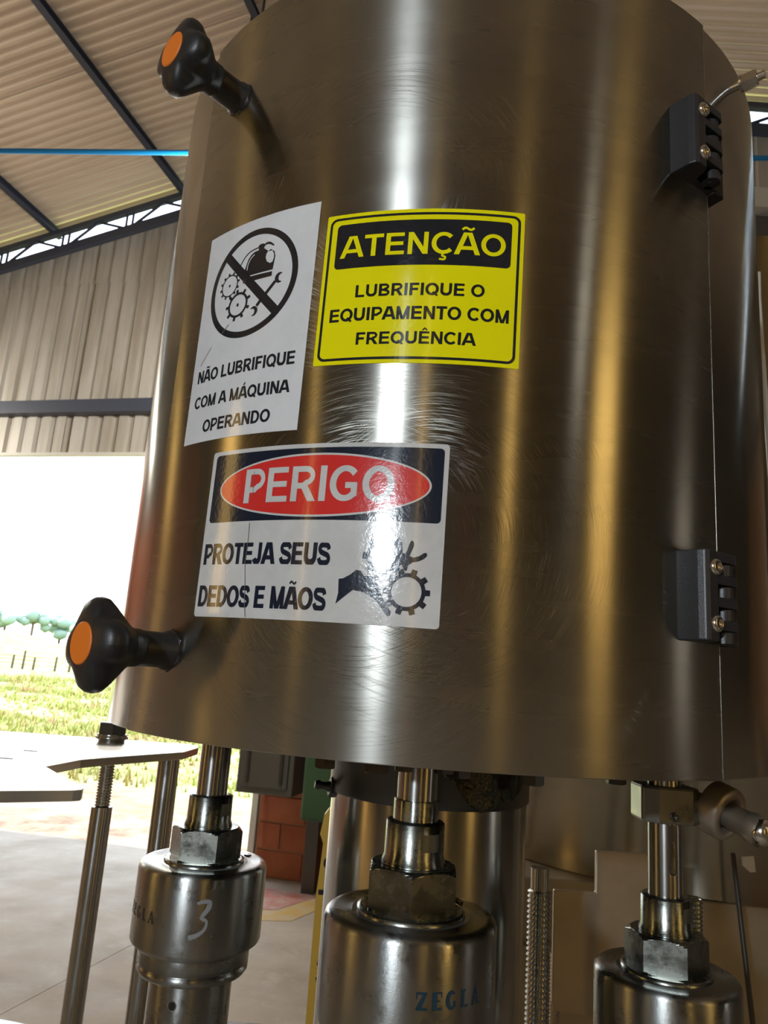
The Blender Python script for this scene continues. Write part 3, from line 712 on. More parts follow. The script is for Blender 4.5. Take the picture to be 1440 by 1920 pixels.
# --- white prohibition sticker
pw = Patch(AX, AY, RG, -.17019, .23064, -.01148)
gg = pw.sheet([(-52.6, -80.8), (52.8, -81.3), (52.5, 81.2), (-53, 81.6)], OFF, .0003); st = obj('warning_sticker', gg, M_VWHITE, origin=pw.pt(0, -81, .002)[0])
tag(st, 'tall white sticker with a crossed-out lubrication symbol at the upper left', 'sticker')
cir = lambda cx, cy, rx, ry, n=72: [(cx+rx*cos(2*pi*i/n), cy+ry*sin(2*pi*i/n)) for i in range(n)]
icon = ring(cir(-1.2, 31.6, 41.2, 41), cir(-1.2, 31.6, 36.6, 36.4)) + ribbon([(-29.5, 60.2), (26, 4.2)], 6.6)
icon += gear(-22, 34.4, 7.6, 8.6, 10.3, 12, .42, .2) + gear(-10.7, 16.8, 7.8, 9.6, 12.2, 9, .36, .35)
icon += [cir(-22, 34.4, .9, 1.1, 16), cir(-10.7, 16.8, 1.1, 1.4, 16)]
icon += [[(-8.6, 40.5), (-6.8, 46.2), (-5.3, 50.7), (-2.8, 53.6), (.4, 55.0), (3.7, 55.1), (3.0, 58.8), (5.0, 59.7), (8.0, 59.4), (9.2, 57.9), (8.4, 55.6), (10.4, 54.2), (12.6, 52.3), (11.3, 50.6), (11.0, 47.6), (12.6, 44.2), (15.6, 42.4), (17.6, 42.9), (18.5, 45.8), (18.2, 49), (16.4, 51.9), (12.6, 52.3), (15.0, 53.2), (18.4, 50.8), (19.6, 46.7), (18.6, 36.9), (-5.5, 37.3)]]
icon += [[(-5.0, 36.4), (18.4, 35.6), (18.4, 32.1), (-8, 32.3), (-9, 36.4)]]
icon += ribbon(cat([(-12.8, 47.9), (-9.6, 52.6), (-4.6, 56.1), (3.1, 57.4)]), .9) + ribbon(cat([(8.3, 57.4), (10.4, 58.7), (13.7, 58.2), (17.3, 55.6)]), lambda t: .9+.9*sin(pi*t))
icon += ribbon([(22.2, 27.3), (7.9, 11.8)], 2.6) + ribbon(arc(26.4, 29.4, 3.3, 3.3, 75, 375-90, 14), lambda t: .5+2.6*sin(pi*t)) + ribbon(arc(5.0, 8.2, 3.0, 3.0, -100, 135, 14), lambda t: .5+2.2*sin(pi*t))
pr('symbol', icon, M_VBLK, st, 1, pw)
pr('highlight', ribbon(cat([(-5.4, 41.9), (-4.9, 46.2), (-3.0, 50.1), (.2, 52.7)]), .8), M_VWHITE, st, 2, pw)
pr('lettering', text('NÃO LUBRIFIQUE', -45.6, 45.4, -35.8, 9.3), M_VBLK, st, 1, pw)
pr('lettering', text('COM A MÁQUINA', -45.2, 44.1, -55.2, 8.9), M_VBLK, st, 1, pw)
pr('lettering', text('OPERANDO', -31.6, 31.0, -74.1, 9.0), M_VBLK, st, 1, pw)
pr('scratch', ribbon([(-17.5, 3.5), (-24, -2.5)], .5)+ribbon([(-34, -10), (-44.5, -22)], .35), M_CRACK, st, 2, pw)
# --- danger sticker
pd = Patch(AX, AY, RG, -.10343, .08459, -.00846)
gg = pd.sheet(rrect(-82.8, -55.0, 82.2, 54.4, 2.2), OFF, .0003); st = obj('warning_sticker', gg, M_VGREY, origin=pd.pt(0, -55, .002)[0])
tag(st, 'lower sticker with a red PERIGO oval on black and a crushed hand symbol', 'sticker')
pr('header', [rrect(-79.2, 5.9, 79.4, 51.6, 2.5)], M_VNAVY, st, 1, pd)
pr('oval_border', ring(cir(.4, 27.9, 72.6, 20.2, 96), cir(.4, 27.9, 71.4, 18.9, 96)), M_VGREY, st, 2, pd)
pr('oval', [cir(.4, 27.9, 71.4, 18.9, 96)], M_VRED, st, 2, pd)
pr('header_lettering', text('PERIGO', -50.3, 51.0, 17.4, 22.4, 1.0), M_VGREY, st, 3, pd)
pr('lettering', text('PROTEJA SEUS', -79.8, 15.6, -21.6, 13.5, 1.15), M_VNAVY, st, 1, pd)
pr('lettering', text('DEDOS E MÃOS', -80.2, 15.4, -48.6, 13.5, 1.15), M_VNAVY, st, 1, pd)
hand = [[(22.0, -29.4), (24.8, -29.0), (28.9, -26.6), (32.3, -23.7), (34.9, -24.2), (37.1, -27.1), (40.8, -27.2), (45.3, -25.8), (44.5, -30), (47.5, -34), (48.1, -37.5), (52.3, -44.2), (54.4, -46.8), (54.1, -49.0), (52.5, -49.5), (51.1, -48.3), (45.7, -41.0), (37.9, -36.7), (31.2, -35.6), (28.1, -38.1), (21.4, -44.1), (22.5, -37.6)],
        [(40, -28.2), (45, -25), (50.5, -22.2), (54.5, -20.0), (58.8, -19.5), (59.8, -22.0), (60.8, -23.0), (61.9, -22.5), (62.4, -19.6), (64.9, -17.7), (68.1, -17.0), (71.1, -15.5), (73.0, -13.5), (72.5, -11.7), (70.9, -12.0), (68.3, -14.0), (65.0, -14.9), (62.9, -14.1), (65.0, -8.0), (64.8, -5.7), (63.4, -4.9), (62.4, -6.8), (61.1, -11.5), (60.1, -13.3), (58.6, -12.0), (58.0, -6), (56.2, -3.2), (54.6, -5), (55.5, -12), (54.5, -17), (50, -24), (46, -29)]]
pr('symbol', hand + gear(62.5, -35, 8.6, 10.9, 13.5, 10, .52, .0) + gear(48.2, -14.9, 8.6, 10.6, 12.9, 8, .5, rad(180)), M_VNAVY, st, 1, pd)
crk = ribbon([(-43.2, 4.5), (-42.6, -9), (-43.0, -21), (-41.2, -34), (-39.8, -46), (-38.2, -54.3)], .35)+ribbon([(-44.0, 38), (-43.0, 22)], .35)
pr('crack', crk, M_CRACK, st, 4, pd)

# ------------------------------------------------------------------ star knobs on the door edge
def knob(phi, z, tw, label):
    o = S(phi, z, RG+.002); d = Vector((sin(phi), -cos(phi), 0)); t = thing('star_knob', o, label, 'knob', 'door star knobs')
    gg = G(); lathe(gg, o, d, [(0, .0125), (.004, .0125), (.005, .0112), (.022, .0112), (.023, .0105), (.024, .0118), (.034, .0125)], 40); obj('stem', gg, M_PLASTIC, t)
    sh = lambda a, i: .955+.155*amp[i]*cos(4*a+tw)-.025*amp[i]*cos(8*a+2*tw)
    prof = [(.030, .0125), (.033, .0145), (.038, .019), (.0435, .0235), (.0475, .0262), (.051, .0268), (.0545, .0262), (.0575, .0245), (.0600, .0195), (.0610, .0150)]
    amp = [0, .15, .5, .85, 1, 1, 1, .9, .4, .1]
    gg = G(); lathe(gg, o, d, prof, 100, 0, True, sh); obj('grip', gg, M_PLASTIC, t)
    gg = G(); lathe(gg, o, d, [(.0600, .0128), (.0614, .0128), (.0618, .0120)], 48); obj('cap', gg, M_ORANGE, t)
    gg = G(); hexp(gg, o-d*.002, d, .004, .014); obj('washer', gg, M_DARKST, t)
knob(rad(-42.8), .430, 4*rad(12), 'upper black star knob with an orange cap, against the roof')
knob(rad(-42.6), .008, 4*rad(-8), 'lower black star knob with an orange cap, against the field')
# small chrome bolt at the upper right of the rear shell
o0 = S(rad(43.7), .4756, RG); d = Vector((sin(rad(50)), -cos(rad(50)), .05)).normalized()
bt = thing('bolt', o0, 'small bright bolt with a nut near the top right rim of the drum', 'bolt')
gg = G(); cyl(gg, o0-d*.002, o0+d*.026, .0032, 20); obj('shank', gg, M_CHROME, bt)
gg = G(); cyl(gg, o0+d*.008, o0+d*.0095, .0075, 24); obj('washer', gg, M_CHROME, bt)
gg = G(); hexp(gg, o0+d*.0095, d, .011, .0068); obj('nut', gg, M_CHROME, bt)

# ------------------------------------------------------------------ hinges
def hinge(z, label):
    p = PH2; o = S(p, z, RG+.0022); n = Vector((sin(p), -cos(p), 0)); t = Vector((cos(p), sin(p), 0)); k = Vector((0, 0, 1))
    r = thing('hinge', o, label, 'hinge', 'black plastic hinges of the drum door')
    P3 = lambda a, b, c: o + t*a + n*b + k*c
    H = .0275
    gg = G(); prism(gg, [(-.0405, -.004), (-.0400, .0110), (-.0385, .0150), (-.0360, .0165), (-.0275, .0165), (-.0235, .0120), (-.0215, .0045), (-.0015, .0040), (-.0015, -.004)], -H, H, (o, t, n, k)); lf = obj('door_leaf', gg, M_HINGE, r, bevel=.0010)
    for i in range(4):
        c = H-.0034-i*.0138
        gg = G(); prism(gg, [(-.0285, .0160), (-.0080, .0165), (-.0045, .0150), (-.0030, .0110), (-.0030, .0030), (-.0285, .0030)], c-.0030, c+.0030, (o, t, n, k)); obj('finger', gg, M_HINGE, r, bevel=.0006)
        c -= .0069
        gg = G(); cyl(gg, P3(-.0105, .0085, c-.0034), P3(-.0105, .0085, c+.0034), .0066, 28); box(gg, P3(-.004, .0030, c), .012, .008, .0068, t, n, k); obj('knuckle', gg, M_HINGE, r, bevel=.0005)
    gg = G(); prism(gg, [(-.0005, -.006), (-.0005, .0060), (.0085, .0068), (.0120, .0050), (.0130, -.010)], -H-.001, H-.006, (o, t, n, k)); obj('shell_leaf', gg, M_HINGE, r, bevel=.001)
    gg = G(); cyl(gg, P3(-.0105, .0085, -H-.0008), P3(-.0105, .0085, H-.003), .0024, 16); obj('pin', gg, M_DARKST, r)
    for c in (H-.0105, -H+.0105):
        gg = G(); lathe(gg, P3(-.0300, .0150, c), n, [(0, .0052), (.0022, .0052), (.0036, .0042), (.0040, .0024), (.0024, .0022), (.0024, .0002)], 28); obj('screw', gg, M_CHROME, r)
hinge(.0622, 'lower black hinge on the seam at the right of the drum')
hinge(.3835, 'upper black hinge on the seam near the top right of the drum')

# ------------------------------------------------------------------ turret underside, column
up_ = thing('turret_plate', (AX, AY, -.012), 'dark steel turret plate with bolts under the drum', 'machine plate')
gg = G(); lathe(gg, (AX, AY, -.030), (0, 0, 1), [(0, .262), (.018, .262)], 72); obj('disc', gg, M_DARKST, up_)
for px, y, r_ in ((609, .60, .0085), (706, .56, .0095), (757, .47, .006), (828, .50, .0085), (858, .52, .0095), (1000, .52, .0075), (1155, .62, .008)):
    p = at(px, 1440, y); p.z = -.030
    gg = G(); zz = at(px, {609: 1440, 706: 1449, 757: 1446, 828: 1450, 858: 1458, 1000: 1472, 1155: 1470}[px], y).z
    hexp(gg, (p.x, p.y, zz), (0, 0, 1), -.028-zz, r_); obj('bolt', gg, M_DARKST, up_)
co = thing('column', (AX, AY, FLOOR), 'thick polished steel column in the centre below the drum', 'column')
gg = G(); lathe(gg, (AX, AY, FLOOR), (0, 0, 1), [(0, .0865), (EYE-.030, .0865)], 96); obj('tube', gg, M_COLUMN, co)
gg = G(); lathe(gg, (AX, AY, -.098), (0, 0, 1), [(0, .0872), (.0015, .0885), (.066, .0885)], 72); obj('collar', gg, M_DARKST, co)
gg = G(); q = random.Random(5); vs = []
pg = Patch(AX, AY, .0888, .02, -.083)
for (cx, w, hgt, zt) in ((.018, .030, .028, 15), (.046, .022, .022, 14), (-.004, .012, .010, 15)):
    pts = [(cx*1000-w*1000, zt)]+[(cx*1000+w*1000*(i/9*2-1), zt-hgt*1000*(1-((i/9*2-1)**2))*q.uniform(.85, 1.1)) for i in range(1, 9)]+[(cx*1000+w*1000, zt)]
    g2 = pg.sheet(pts, .0, .0022); k0 = len(gg.v); gg.add(g2.v, g2.f, None, True)
obj('grease', gg, M_GREASE, co)
p = at(632, 1477, .69)
gn = thing('grease_nipple', p, 'small black grease fitting on the left side of the column', 'fitting')
dd = (Vector((p.x, p.y, 0))-Vector((AX, AY, 0))).normalized(); dd = Vector((-1, -.25, .12)).normalized(); b0 = p-dd*.004
gg = G(); hexp(gg, b0, dd, .011, .0085); obj('hex_base', gg, M_DARKST, gn)
gg = G(); lathe(gg, b0+dd*.010, dd, [(0, .005), (.004, .0035), (.008, .003), (.011, .0042), (.014, .003)], 20); obj('nipple', gg, M_DARKST, gn)

# ------------------------------------------------------------------ screwing heads
def head(x, y, zt, label, rod_top=-.030, kind='oily', rot=0., wide=False, keyway=False):
    t = thing('screwing_head', (x, y, zt-.33), label, 'machine head', 'screwing heads below the drum'); Z = lambda h: (x, y, zt+h); upv = (0, 0, 1)
    mb = M_TURN; mo = M_OILY
    gg = G(); lathe(gg, Z(.05), upv, [(0, .0128), (rod_top-zt-.05, .0128)], 48); sf = obj('shaft', gg, M_ROD, t)
    if wide:
        gg = G(); lathe(gg, Z(.045), upv, [(0, .0142), (.0185, .0142), (.0195, .0138)], 48, 0, True, lambda a, i: 1+.01*sin(7*a)+.008*sin(13*a)); obj('grease_sleeve', gg, mo, t)
    gg = G(); lathe(gg, Z(.020), upv, [(0, .0205), (.002, .0205), (.0025, .0195), (.004, .0205), (.0045, .0195), (.006, .0205), (.0065, .0195), (.008, .0200), (.012, .0185), (.031, .0183), (.032, .0172), (.0325, .0135)], 56); cl = obj('collar', gg, mo, t)
    pc = Patch(x, y, .0183, .0035+rot*.018, zt+.0415); gg = pc.make([[(1, -5.0), (13, -5.0), (13, 5.0), (1, 5.0)]], .0002, 2.); obj('wrench_flat', gg, M_OILF, cl)
    gg = G(); hexp(gg, Z(.0005), upv, .0265, .0300, .16, rot); obj('hex_nut', gg, mo, t)
    gg = G(); lathe(gg, Z(-.001), upv, [(0, .033), (.0025, .033), (.003, .031)], 56); obj('washer', gg, mo, t)
    gg = G(); lathe(gg, Z(-.0595), upv, [(-.0045, .0460), (0, .0515), (.002, .0525), (.055, .0525), (.0575, .0518), (.0592, .0495), (.0595, .046), (.0585, .040), (.0590, .036)], 96); bd = obj('body', gg, mb, t)
    gg = G(); lathe(gg, Z(-.0825), upv, [(-.002, .038), (0, .0425), (.003, .0445), (.0068, .0445), (.0070, .0437), (.0078, .0437), (.0080, .0445), (.0185, .0448)], 80); obj('ring', gg, mb, t)
    gg = G(); lathe(gg, Z(-.1290), upv, [(-.001, .027), (.0, .0285), (.004, .0325), (.006, .0330), (.0480, .0330)], 72); sl = obj('lower_sleeve', gg, mb, t)
    pp = Patch(x, y, .0330, -.006, zt-.0985)
    gg = G(); gg = pp.make([cir(0, 0, 3.0, 3.2, 24)], .0003, 2.); obj('pin_hole', gg, M_VBLK, sl)
    gg = G(); gg = pp.make(ring(cir(0, 0, 3.5, 3.7, 24), cir(0, 0, 2.9, 3.1, 24)), .0005, 2.); obj('hole_rim', gg, M_CHROME, sl)
    gg = G(); lathe(gg, Z(-.33), upv, [(0, .026), (.205, .026)], 56); obj('spindle', gg, mb, t)
    gg = G(); a_ = rad(40); c0 = Vector(Z(-.0003))+Vector((cos(a_), sin(a_), 0))*.042; cyl(gg, c0-Vector((0, 0, .003)), c0+Vector((0, 0, .0006)), .0032, 20); obj('vent_hole', gg, M_VBLK, bd)
    return t, sf, bd
tC, sC, bC = head(.0335, .500, -.137, 'largest, central screwing head of oily steel in front of the column', rot=rad(-3), wide=True)
tL, sL, bL = head(-.130, .680, -.1585, 'left screwing head painted with a grey 3', rot=rad(28))
tR, sR, bR = head(.2356, .620, -.1985, 'right screwing head, lowest of the three, under the clamped slotted shaft', rot=rad(8), keyway=True)
def stencil(P_, s, x0, h, adv, w1=.36, w2=.16):
    """stamped serif capitals"""
    out = []; x = x0
    for ch in s:
        k = h; pol = []
        if ch == 'Z': pol = [[(0, .86), (.75, .86), (.75, 1), (0, 1)], [(0, 0), (.8, 0), (.8, .14), (0, .14)], [(.45, .86), (.75, .9), (.38, .1), (.0, .1)], [(0, .62), (.1, .62), (.12, .9), (0, .9)]]
        if ch == 'E': pol = [[(.05, 0), (.38, 0), (.38, 1), (.05, 1)], [(.38, .9), (.72, .9), (.72, 1), (.38, 1)], [(.38, 0), (.75, 0), (.75, .12), (.38, .12)], [(.38, .46), (.6, .46), (.6, .56), (.38, .56)], [(.66, .7), (.74, .7), (.74, 1), (.66, 1)]]
        if ch == 'G': pol = ribbon(arc(.42, .5, .32, .44, 50, 310, 16), lambda t: .1+.22*sin(pi*t))+[[(.5, .1), (.72, .1), (.72, .45), (.5, .45)]]
        if ch == 'L': pol = [[(.12, 0), (.34, 0), (.34, 1), (.12, 1)], [(.34, 0), (.7, 0), (.7, .14), (.34, .14)], [(.0, .9), (.46, .9), (.46, 1), (0, 1)]]
        if ch == 'A': pol = [[(0, 0), (.12, 0), (.42, 1), (.32, 1)], [(.5, 0), (.78, 0), (.46, 1), (.3, 1)], [(.15, .3), (.6, .3), (.6, .4), (.18, .4)], [(-.06, 0), (.2, 0), (.2, .08), (-.06, .08)], [(.42, 0), (.86, 0), (.86, .08), (.42, .08)]]
        out += [[(x+a*k*.9, b*k) for a, b in p] for p in pol]; x += adv
    return out
pz = Patch(.0335, .5, .0525, .002, -.1715); obj('lettering', pz.make(stencil(pz, 'ZEGLA', 0, 8.8, 8.6), .0002, 2.), M_BLUEINK, bC)
pz = Patch(-.130, .680, .0525, -.066, -.1965); obj('lettering', pz.make(stencil(pz, 'ZEGLA', 0, 8.6, 8.6), .0002, 2.), M_DARKST, bL)
p3 = Patch(-.130, .680, .0525, .0135, -.190); n3 = ribbon(cat([(-5, 11.5), (-1, 13), (4, 12.5), (3.5, 8), (-.5, 2), (3.2, -1), (2.2, -6.5), (-3, -10.5), (-9, -12.5)]), lambda t: 2.2+1.6*sin(pi*t*1.5)**2)
obj('painted_number', p3.make(n3, .0002, 2.), M_PAINTG, bL)
p3 = Patch(.2356, .620, .0525, -.004, -.240); n3 = ribbon(cat([(-6, 6), (-3, 10.5), (3, 10.5), (5.5, 5), (1, -2), (-6, -8), (7, -8)]), 3.4)
obj('painted_number', p3.make(n3, .0002, 2.), M_WPAINT, bR)
# keyway of the right shaft: recess shade put into a raised dark patch
pk = Patch(.2356, .620, .0128, .0012, -.118)
gg = pk.make([rrect(-3.9, -13.0, 3.9, 24, 3.7)], .00015, 1.5); obj('keyway_rim', gg, M_CHROME, sR)
gg = pk.make([rrect(-3.3, -12.4, 3.3, 24, 3.1)], .0003, 1.5); obj('keyway', gg, M_DARKST, sR)
gg = pk.make([rrect(-1.5, -10.5, 1.5, 12, 1.4)], .0004, 1.5); obj('key', gg, M_OILY, sR)
# clamp with bushing on the right shaft
cx, cy = .2356, .620
cl = thing('shaft_clamp', (cx, cy, -.093), 'steel clamp block with a side bushing round the right shaft', 'clamp')
gg = G(); prism(gg, [(cx-.021, cy-.010), (cx-.021, cy+.018), (cx+.022, cy+.018), (cx+.023, cy-.012), (cx+.016, cy-.0165), (cx-.010, cy-.0165)], -.0935, -.0665); obj('block', gg, M_TURN, cl, bevel=.0022)
gg = G(); s0 = Vector((cx+.001, cy-.0160, -.0875)); lathe(gg, s0, (0, -1, 0), [(0, .0032), (.0012, .0032), (.0013, .0018), (.0005, .0016), (.0005, .0001)], 20); obj('set_screw', gg, M_DARKST, cl)
gg = G(); d = Vector((.52, -.80, -.28)).normalized(); b0 = Vector((cx+.041, cy-.008, -.082)); cyl(gg, Vector((cx+.01, cy+.012, -.078)), b0+d*.0, .010, 24); obj('arm', gg, M_TURN, cl)
gg = G(); lathe(gg, b0-d*.008, d, [(0, .0205), (.014, .0205), (.016, .019), (.016, .0125), (.006, .0122)], 48); obj('bushing', gg, M_SHEETSS, cl)
gg = G(); lathe(gg, b0-d*.004, d, [(0, .0098), (.028, .0098), (.0285, .0112), (.036, .0112)], 40); bo = obj('stud', gg, M_SHEETSS, cl)
gg = G(); lathe(gg, b0+d*.032, d, [(0, .0112), (.003, .0118), (.009, .0070), (.0092, .0045), (.004, .004)], 6); obj('stud_tip', gg, M_CHROME, cl)

# ------------------------------------------------------------------ threaded rods
def threaded(name, x, y, z0, z1, r, pitch, label, m, nut=None, group=None):
    gg = G(); prof = []; h = 0; L = z1-z0
    while h < L: prof += [(h, r*.80), (h+pitch*.45, r), (h+pitch*.55, r)]; h += pitch
    prof.append((L, r*.8)); lathe(gg, (x, y, z0), (0, 0, 1), prof, 32); return gg
p = at(1011, 1700, .95); tz = at(1011, 1668, .95).z
t = thing('threaded_rod', (p.x, p.y, FLOOR), 'thick threaded rod standing right beside the column', 'rod')
gg = threaded('', p.x, p.y, -.62, tz, .0138, .0056, '', M_DARKST); obj('thread', gg, M_TURN, t)
gg = G(); cyl(gg, (p.x, p.y, FLOOR), (p.x, p.y, -.62), .0125); obj('lower_rod', gg, M_OILY, t)
gg = G(); cyl(gg, (p.x, p.y, tz), (p.x, p.y, tz+.024), .0105); obj('smooth_end', gg, M_ROD, t)
p = at(1302, 1730, .80); tz = at(1302, 1687, .80).z
t = thing('threaded_rod', (p.x, p.y, FLOOR), 'thin threaded stud just behind the right screwing head', 'rod')
gg = threaded('', p.x, p.y, -.40, tz, .0080, .0040, '', M_DARKST); obj('thread', gg, M_OILY, t)
gg = G(); cyl(gg, (p.x, p.y, FLOOR), (p.x, p.y, -.40), .008); obj('lower_rod', gg, M_OILY, t)
p = at(1040, 1850, 1.12); tz = at(1042, 1790, 1.12).z
t = thing('threaded_rod', (p.x, p.y, FLOOR), 'slim threaded rod behind the thick one beside the column', 'rod')
gg = threaded('', p.x, p.y, -.62, tz, .0068, .0045, '', M_DARKST); obj('thread', gg, M_SHEETSS, t)
gg = G(); cyl(gg, (p.x, p.y, FLOOR), (p.x, p.y, -.62), .0068); obj('lower_rod', gg, M_SHEETSS, t)

# ------------------------------------------------------------------ stainless tank, plate and cabinet behind on the right
TX, TY, TR = .75, 1.78, .55
tk = thing('steel_drum', (TX, TY, -.30), 'large dull stainless drum standing behind on the right', 'drum')
gg = G(); lathe(gg, (TX, TY, -.302), (0, 0, 1), [(0, TR), (.30, TR), (.302, TR+.004), (.315, TR+.004), (.317, TR), (1.15, TR)], 110); obj('shell', gg, M_BACKSS, tk)
pl_ = thing('steel_plate', (.32, .99, -.37), 'upright brown-tinted steel plate with a rounded lower corner behind the shafts', 'plate')
gg = G(); X1, X2, Z1, Z2 = .2405, .395, -.372, -.19
pts = [(X1+.008, Z1), (X1+.002, Z1+.003), (X1, Z1+.010), (X1, -.238), (.292, -.238), (.292, Z2), (X2, Z2), (X2, Z1-.012)]
prism(gg, pts, 0, .006, (Vector((0, 1.0, 0)), Vector((1, 0, 0)), Vector((0, 0, 1)), Vector((0, -1, 0)))); obj('sheet', gg, M_SHEETSS, pl_, bevel=.0015)
gg = G(); cyl(gg, (.36, 1.02, FLOOR), (.36, 1.02, Z2-.02), .012, 24); obj('support_rod', gg, M_SHEETSS, pl_)
cb = thing('machine_cabinet', (.95, 1.75, FLOOR), 'wide stainless machine cabinet under the drum at the right', 'cabinet')
gg = G(); box(gg, (.94, 1.83, (FLOOR-.303)/2), 1.44, 1.0, EYE-.303); obj('body', gg, M_CABSS, cb, bevel=.004)
for x0, x1, z0, z1 in ((.23, .46, -1.2, -.40), (.465, .70, -1.2, -.315), (.705, .90, -1.2, -.315), (.905, 1.4, -1.2, -.315)):
    gg = G(); box(gg, ((x0+x1)/2, 1.322, (z0+z1)/2), x1-x0, .018, z1-z0); obj('panel', gg, M_CABSS, cb, bevel=.004)
gg = G(); p, q = at(1374, 1600, 1.17), at(1412, 1925, 1.10); cyl(gg, p, q, .0035, 10); o = obj('cable', gg, M_PLASTIC); tag(o, 'thin black cable hanging in front of the steel cabinet at the lower right', 'cable')
gg = G(); p = at(1403, 1618, 1.16); prism(gg, [(-.010, .008), (.007, .010), (.009, -.011), (.001, -.012), (-.009, -.004)], 0, .003, (p, Vector((1, 0, 0)), Vector((0, 0, 1)), Vector((0, -1, 0)))); o = obj('paper_tag', gg, M_VWHITE); tag(o, 'small pale paper tag on the steel cabinet at the right edge', 'tag')

# items past the right edge of the drum
FY = 2.75
p0 = at(1410, 358, FY)
bm_ = thing('conveyor_frame', (p0.x+.62, FY, FLOOR), 'pale grey machine frame with a dark panel past the right rim of the drum', 'frame')
zt_, zb_, z3, z4 = [at(1436, v, FY).z for v in (360, 396, 572, 612)]; z5, z6 = at(1438, 658, FY).z, at(1438, 800, FY).z
gg = G(); box(gg, (p0.x+.62, FY, (zt_+zb_)/2), 1.26, .06, zt_-zb_); obj('top_bar', gg, M_WHITEP, bm_, bevel=.003)
gg = G(); box(gg, (p0.x+.62, FY+.05, (zb_+z3)/2), 1.2, .04, zb_-z3); obj('dark_panel', gg, M_PLASTER, bm_)
gg = G(); box(gg, (p0.x+.62, FY+.02, (z3+z4)/2), 1.2, .06, z3-z4); obj('middle_bar', gg, M_WHITEP, bm_, bevel=.003)
gg = G(); box(gg, (p0.x+.62, FY+.04, (z5+z6)/2), 1.16, .02, z5-z6); obj('yellow_panel', gg, M_YBOARD, bm_)
for xx in (p0.x+.05, p0.x+1.2): gg = G(); box(gg, (xx, FY+.10, (zt_+FLOOR)/2), .05, .05, zt_-FLOOR); obj('post', gg, M_WHITEP, bm_)
gg = G(); pts = [at(x, y, .95) for x, y in ((1420, 512), (1421, 560), (1426, 640), (1432, 720), (1440, 800))]
for a, b in zip(pts, pts[1:]): cyl(gg, a, b, .0045, 14)
e_ = pts[-1]; cyl(gg, e_, (e_.x+.02, e_.y, -.31), .0045, 14); 
cyl(gg, (e_.x+.02, e_.y, -.31), (e_.x+.06, e_.y, FLOOR), .0045, 14)
o = obj('hose', gg, M_WHITEP); tag(o, 'grey hose standing along the right edge of the drum', 'hose')  # added tube, gives shape to a grey reflection on the rear shell

# ------------------------------------------------------------------ left: star plate on rods
PZ = -.16
sp = thing('guide_plate', (-.75, 1.3, PZ-.0135), 'thick bright steel guide plate with a V notch at the left', 'plate')
out = [(-1.75, 1.62), (-.376, 1.613), (-.343, 1.60), (-.335, 1.56), (-.341, 1.469), (-.431, 1.312), (-.455, 1.262), (-.468, 1.16), (-.352, 1.000), (-.349, .987), (-.356, .978), (-.427, .937), (-1.75, .60)]
gg = G(); prism(gg, out, PZ-.0135, PZ); obj('plate', gg, M_PLATE, sp, bevel=.0012)
for px, py_, w in ((10, 1422, .016), (57, 1408, .016), (-60, 1430, .016)):
    p = at(px, py_, 1.0); p = p*(PZ/p.z); gg = G(); box(gg, (p.x, p.y, PZ+.0004), .022, .004, .001); obj('slot', gg, M_DARKST, sp)
RX, RY = -.505, 1.55
r1 = thing('support_rod', (RX, RY, FLOOR), 'stepped steel rod with threaded top and nut, the left of two under the guide plate', 'rod', 'guide plate rods')
zz = at(205, 1513, RY).z
gg = G(); cyl(gg, (RX, RY, FLOOR), (RX, RY, zz), .0195, 40); obj('rod', gg, M_ROD, r1)
gg = threaded('', RX, RY, zz, -.128, .0145, .0055, '', M_OILY); obj('thread', gg, M_ROD, r1)
gg = G(); hexp(gg, (RX, RY, -.146), (0, 0, 1), .024, .0285, .1, .3); obj('nut', gg, M_DARKST, r1)
gg = G(); lathe(gg, (RX, RY, PZ), (0, 0, 1), [(0, .025), (.006, .026), (.007, .031), (.0115, .031), (.012, .0285), (.0155, .0285)], 48); obj('washer', gg, M_ROD, r1)
p = at(318, 1420, 1.55)
r2 = thing('support_rod', (p.x, p.y, FLOOR), 'plain steel rod, the right of two under the guide plate', 'rod', 'guide plate rods')
gg = G(); cyl(gg, (p.x, p.y, FLOOR), (p.x, p.y, PZ-.0135), .0205, 40); obj('rod', gg, M_ROD, r2)

# lower conveyor discs that just peek in at the bottom edge
p = at(20, 1907, 1.0); p = p*(-.46/p.z)
gg = G(); c = Vector((p.x-.06, p.y-.30, -.46)); lathe(gg, (c.x, c.y, -.475), (0, 0, 1), [(0, .30), (.012, .30), (.015, .297)], 90); ds = thing('transfer_disc', (c.x, c.y, -.475), 'pale round disc whose rim shows at the lower left corner', 'disc')
obj('disc', gg, M_PLATE, ds); gg = G(); cyl(gg, (c.x, c.y, FLOOR), (c.x, c.y, -.475), .03); obj('pedestal', gg, M_ROD, ds)
p = at(420, 1912, 1.0); p = p*(-.47/p.z); gg = G(); RB = hypot(p.x-AX, p.y-AY)
mt = thing('machine_bed', (-.18, 1.02, FLOOR), 'dark steel machine bed glimpsed at the bottom edge between the heads', 'machine bed')
b0_, b1_ = at(405, 1911, .95), at(600, 1916, .95)
box(gg, ((b0_.x+b1_.x)/2, b0_.y-.05, b0_.z-.02), b1_.x-b0_.x, .10, .04); obj('bed', gg, M_PLASTIC, mt, bevel=.003)
gg = G(); cyl(gg, ((b0_.x+b1_.x)/2, b0_.y-.05, FLOOR), ((b0_.x+b1_.x)/2, b0_.y-.05, b0_.z-.04), .03, 24); obj('pedestal', gg, M_SHEETSS, mt)

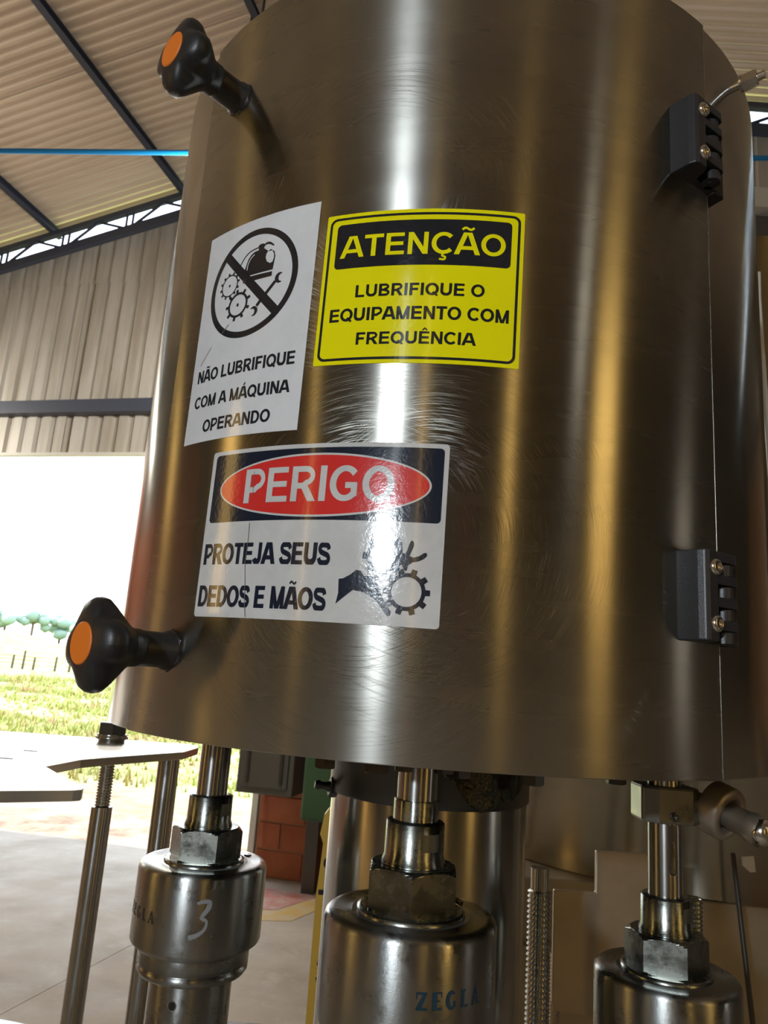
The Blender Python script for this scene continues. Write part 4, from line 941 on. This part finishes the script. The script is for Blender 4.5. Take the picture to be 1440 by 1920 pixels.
# ------------------------------------------------------------------ between the heads: cabinet, green machine, yellow board
gg = G(); box(gg, B(-1.84, 5.86, (FLOOR+3.2)/2), .10, .16, 3.2-FLOOR, WS, WN); struct(obj('trim_1', gg, M_DARKST, origin=B(-1.84, 5.86, FLOOR)))
ec = thing('control_cabinet', B(-2.12, 5.80, -1.02), 'grey control box with a smoked window hanging on the brick wall', 'cabinet')
gg = G(); box(gg, B(-2.13, 5.72, -.36), .44, .56, 1.06, WS, WN); obj('box', gg, M_CABG, ec, bevel=.012)
gg = G(); box(gg, B(-2.355, 5.72, -.36), .012, .46, .94, WS, WN); obj('window', gg, mat('smoked_window', (.16, .16, .15), .12, 0, Coat_Weight=1.), ec)
gg = G(); box(gg, B(-2.13, 5.432, -.36), .36, .014, .96, WS, WN); obj('door', gg, M_CABG, ec, bevel=.006)
for f in (-2.26, -2.0):
    gg = G(); box(gg, B(f, 5.42, -.36), .02, .02, .9, WS, WN); obj('rib', gg, M_DARKST, ec)
gm = thing('green_machine', B(-1.55, 5.2, FLOOR), 'dark green machine housing behind the column at the left', 'machine')
gg = G(); box(gg, B(-1.50, 5.3, -.42), .44, .40, 1.1, WS, WN); obj('housing', gg, M_GREEN, gm, bevel=.02)
gg = G(); box(gg, B(-1.36, 5.3, (FLOOR-.97)/2), .10, .10, EYE-.97, WS, WN); obj('leg', gg, M_GREEN, gm)
yp = at(607, 1512, 1.6); y2 = at(573, 1900, 1.6)
xl = yp.x; zt_ = yp.z
yb = thing('yellow_board', (xl+.05, 1.6, FLOOR), 'upright yellow lacquered board with dark vertical lettering beside the column', 'board')
nz = at(600, 1572, 1.6).z
pts = [(0, FLOOR), (.11, FLOOR), (.11, zt_), (.012, zt_), (.004, zt_-.012), (-.002, zt_-.05), (-.001, nz+.012), (.006, nz-.004), (.004, nz-.04), (0, nz-.10)]
gg = G(); prism(gg, pts, 0, .025, (Vector((xl, 1.6, 0)), Vector((1, 0, 0)), Vector((0, 0, 1)), Vector((0, -1, 0)))); obj('board', gg, M_YBOARD, yb, bevel=.002)
vb = at(583, 1842, 1.575); tx = text('vonder', 0, .235, 0, .040)
gg = G()
for pol in tx:
    vs = [Vector((vb.x+.040-p_[1], 1.5745, vb.z+p_[0])) for p_ in pol]; gg.add(vs, [list(range(len(vs)))])
obj('lettering', gg, M_VBLK, yb)
gg = G(); p = at(611, 1618, 1.574); prism(gg, [(x*.011, y*.013) for x, y in cir(0, 0, 1, 1, 9)], 0, .0008, (Vector((p.x+.006, 1.575, p.z)), Vector((1, 0, 0)), Vector((0, 0, 1)), Vector((0, -1, 0)))); obj('stain', gg, M_VBLK, yb)
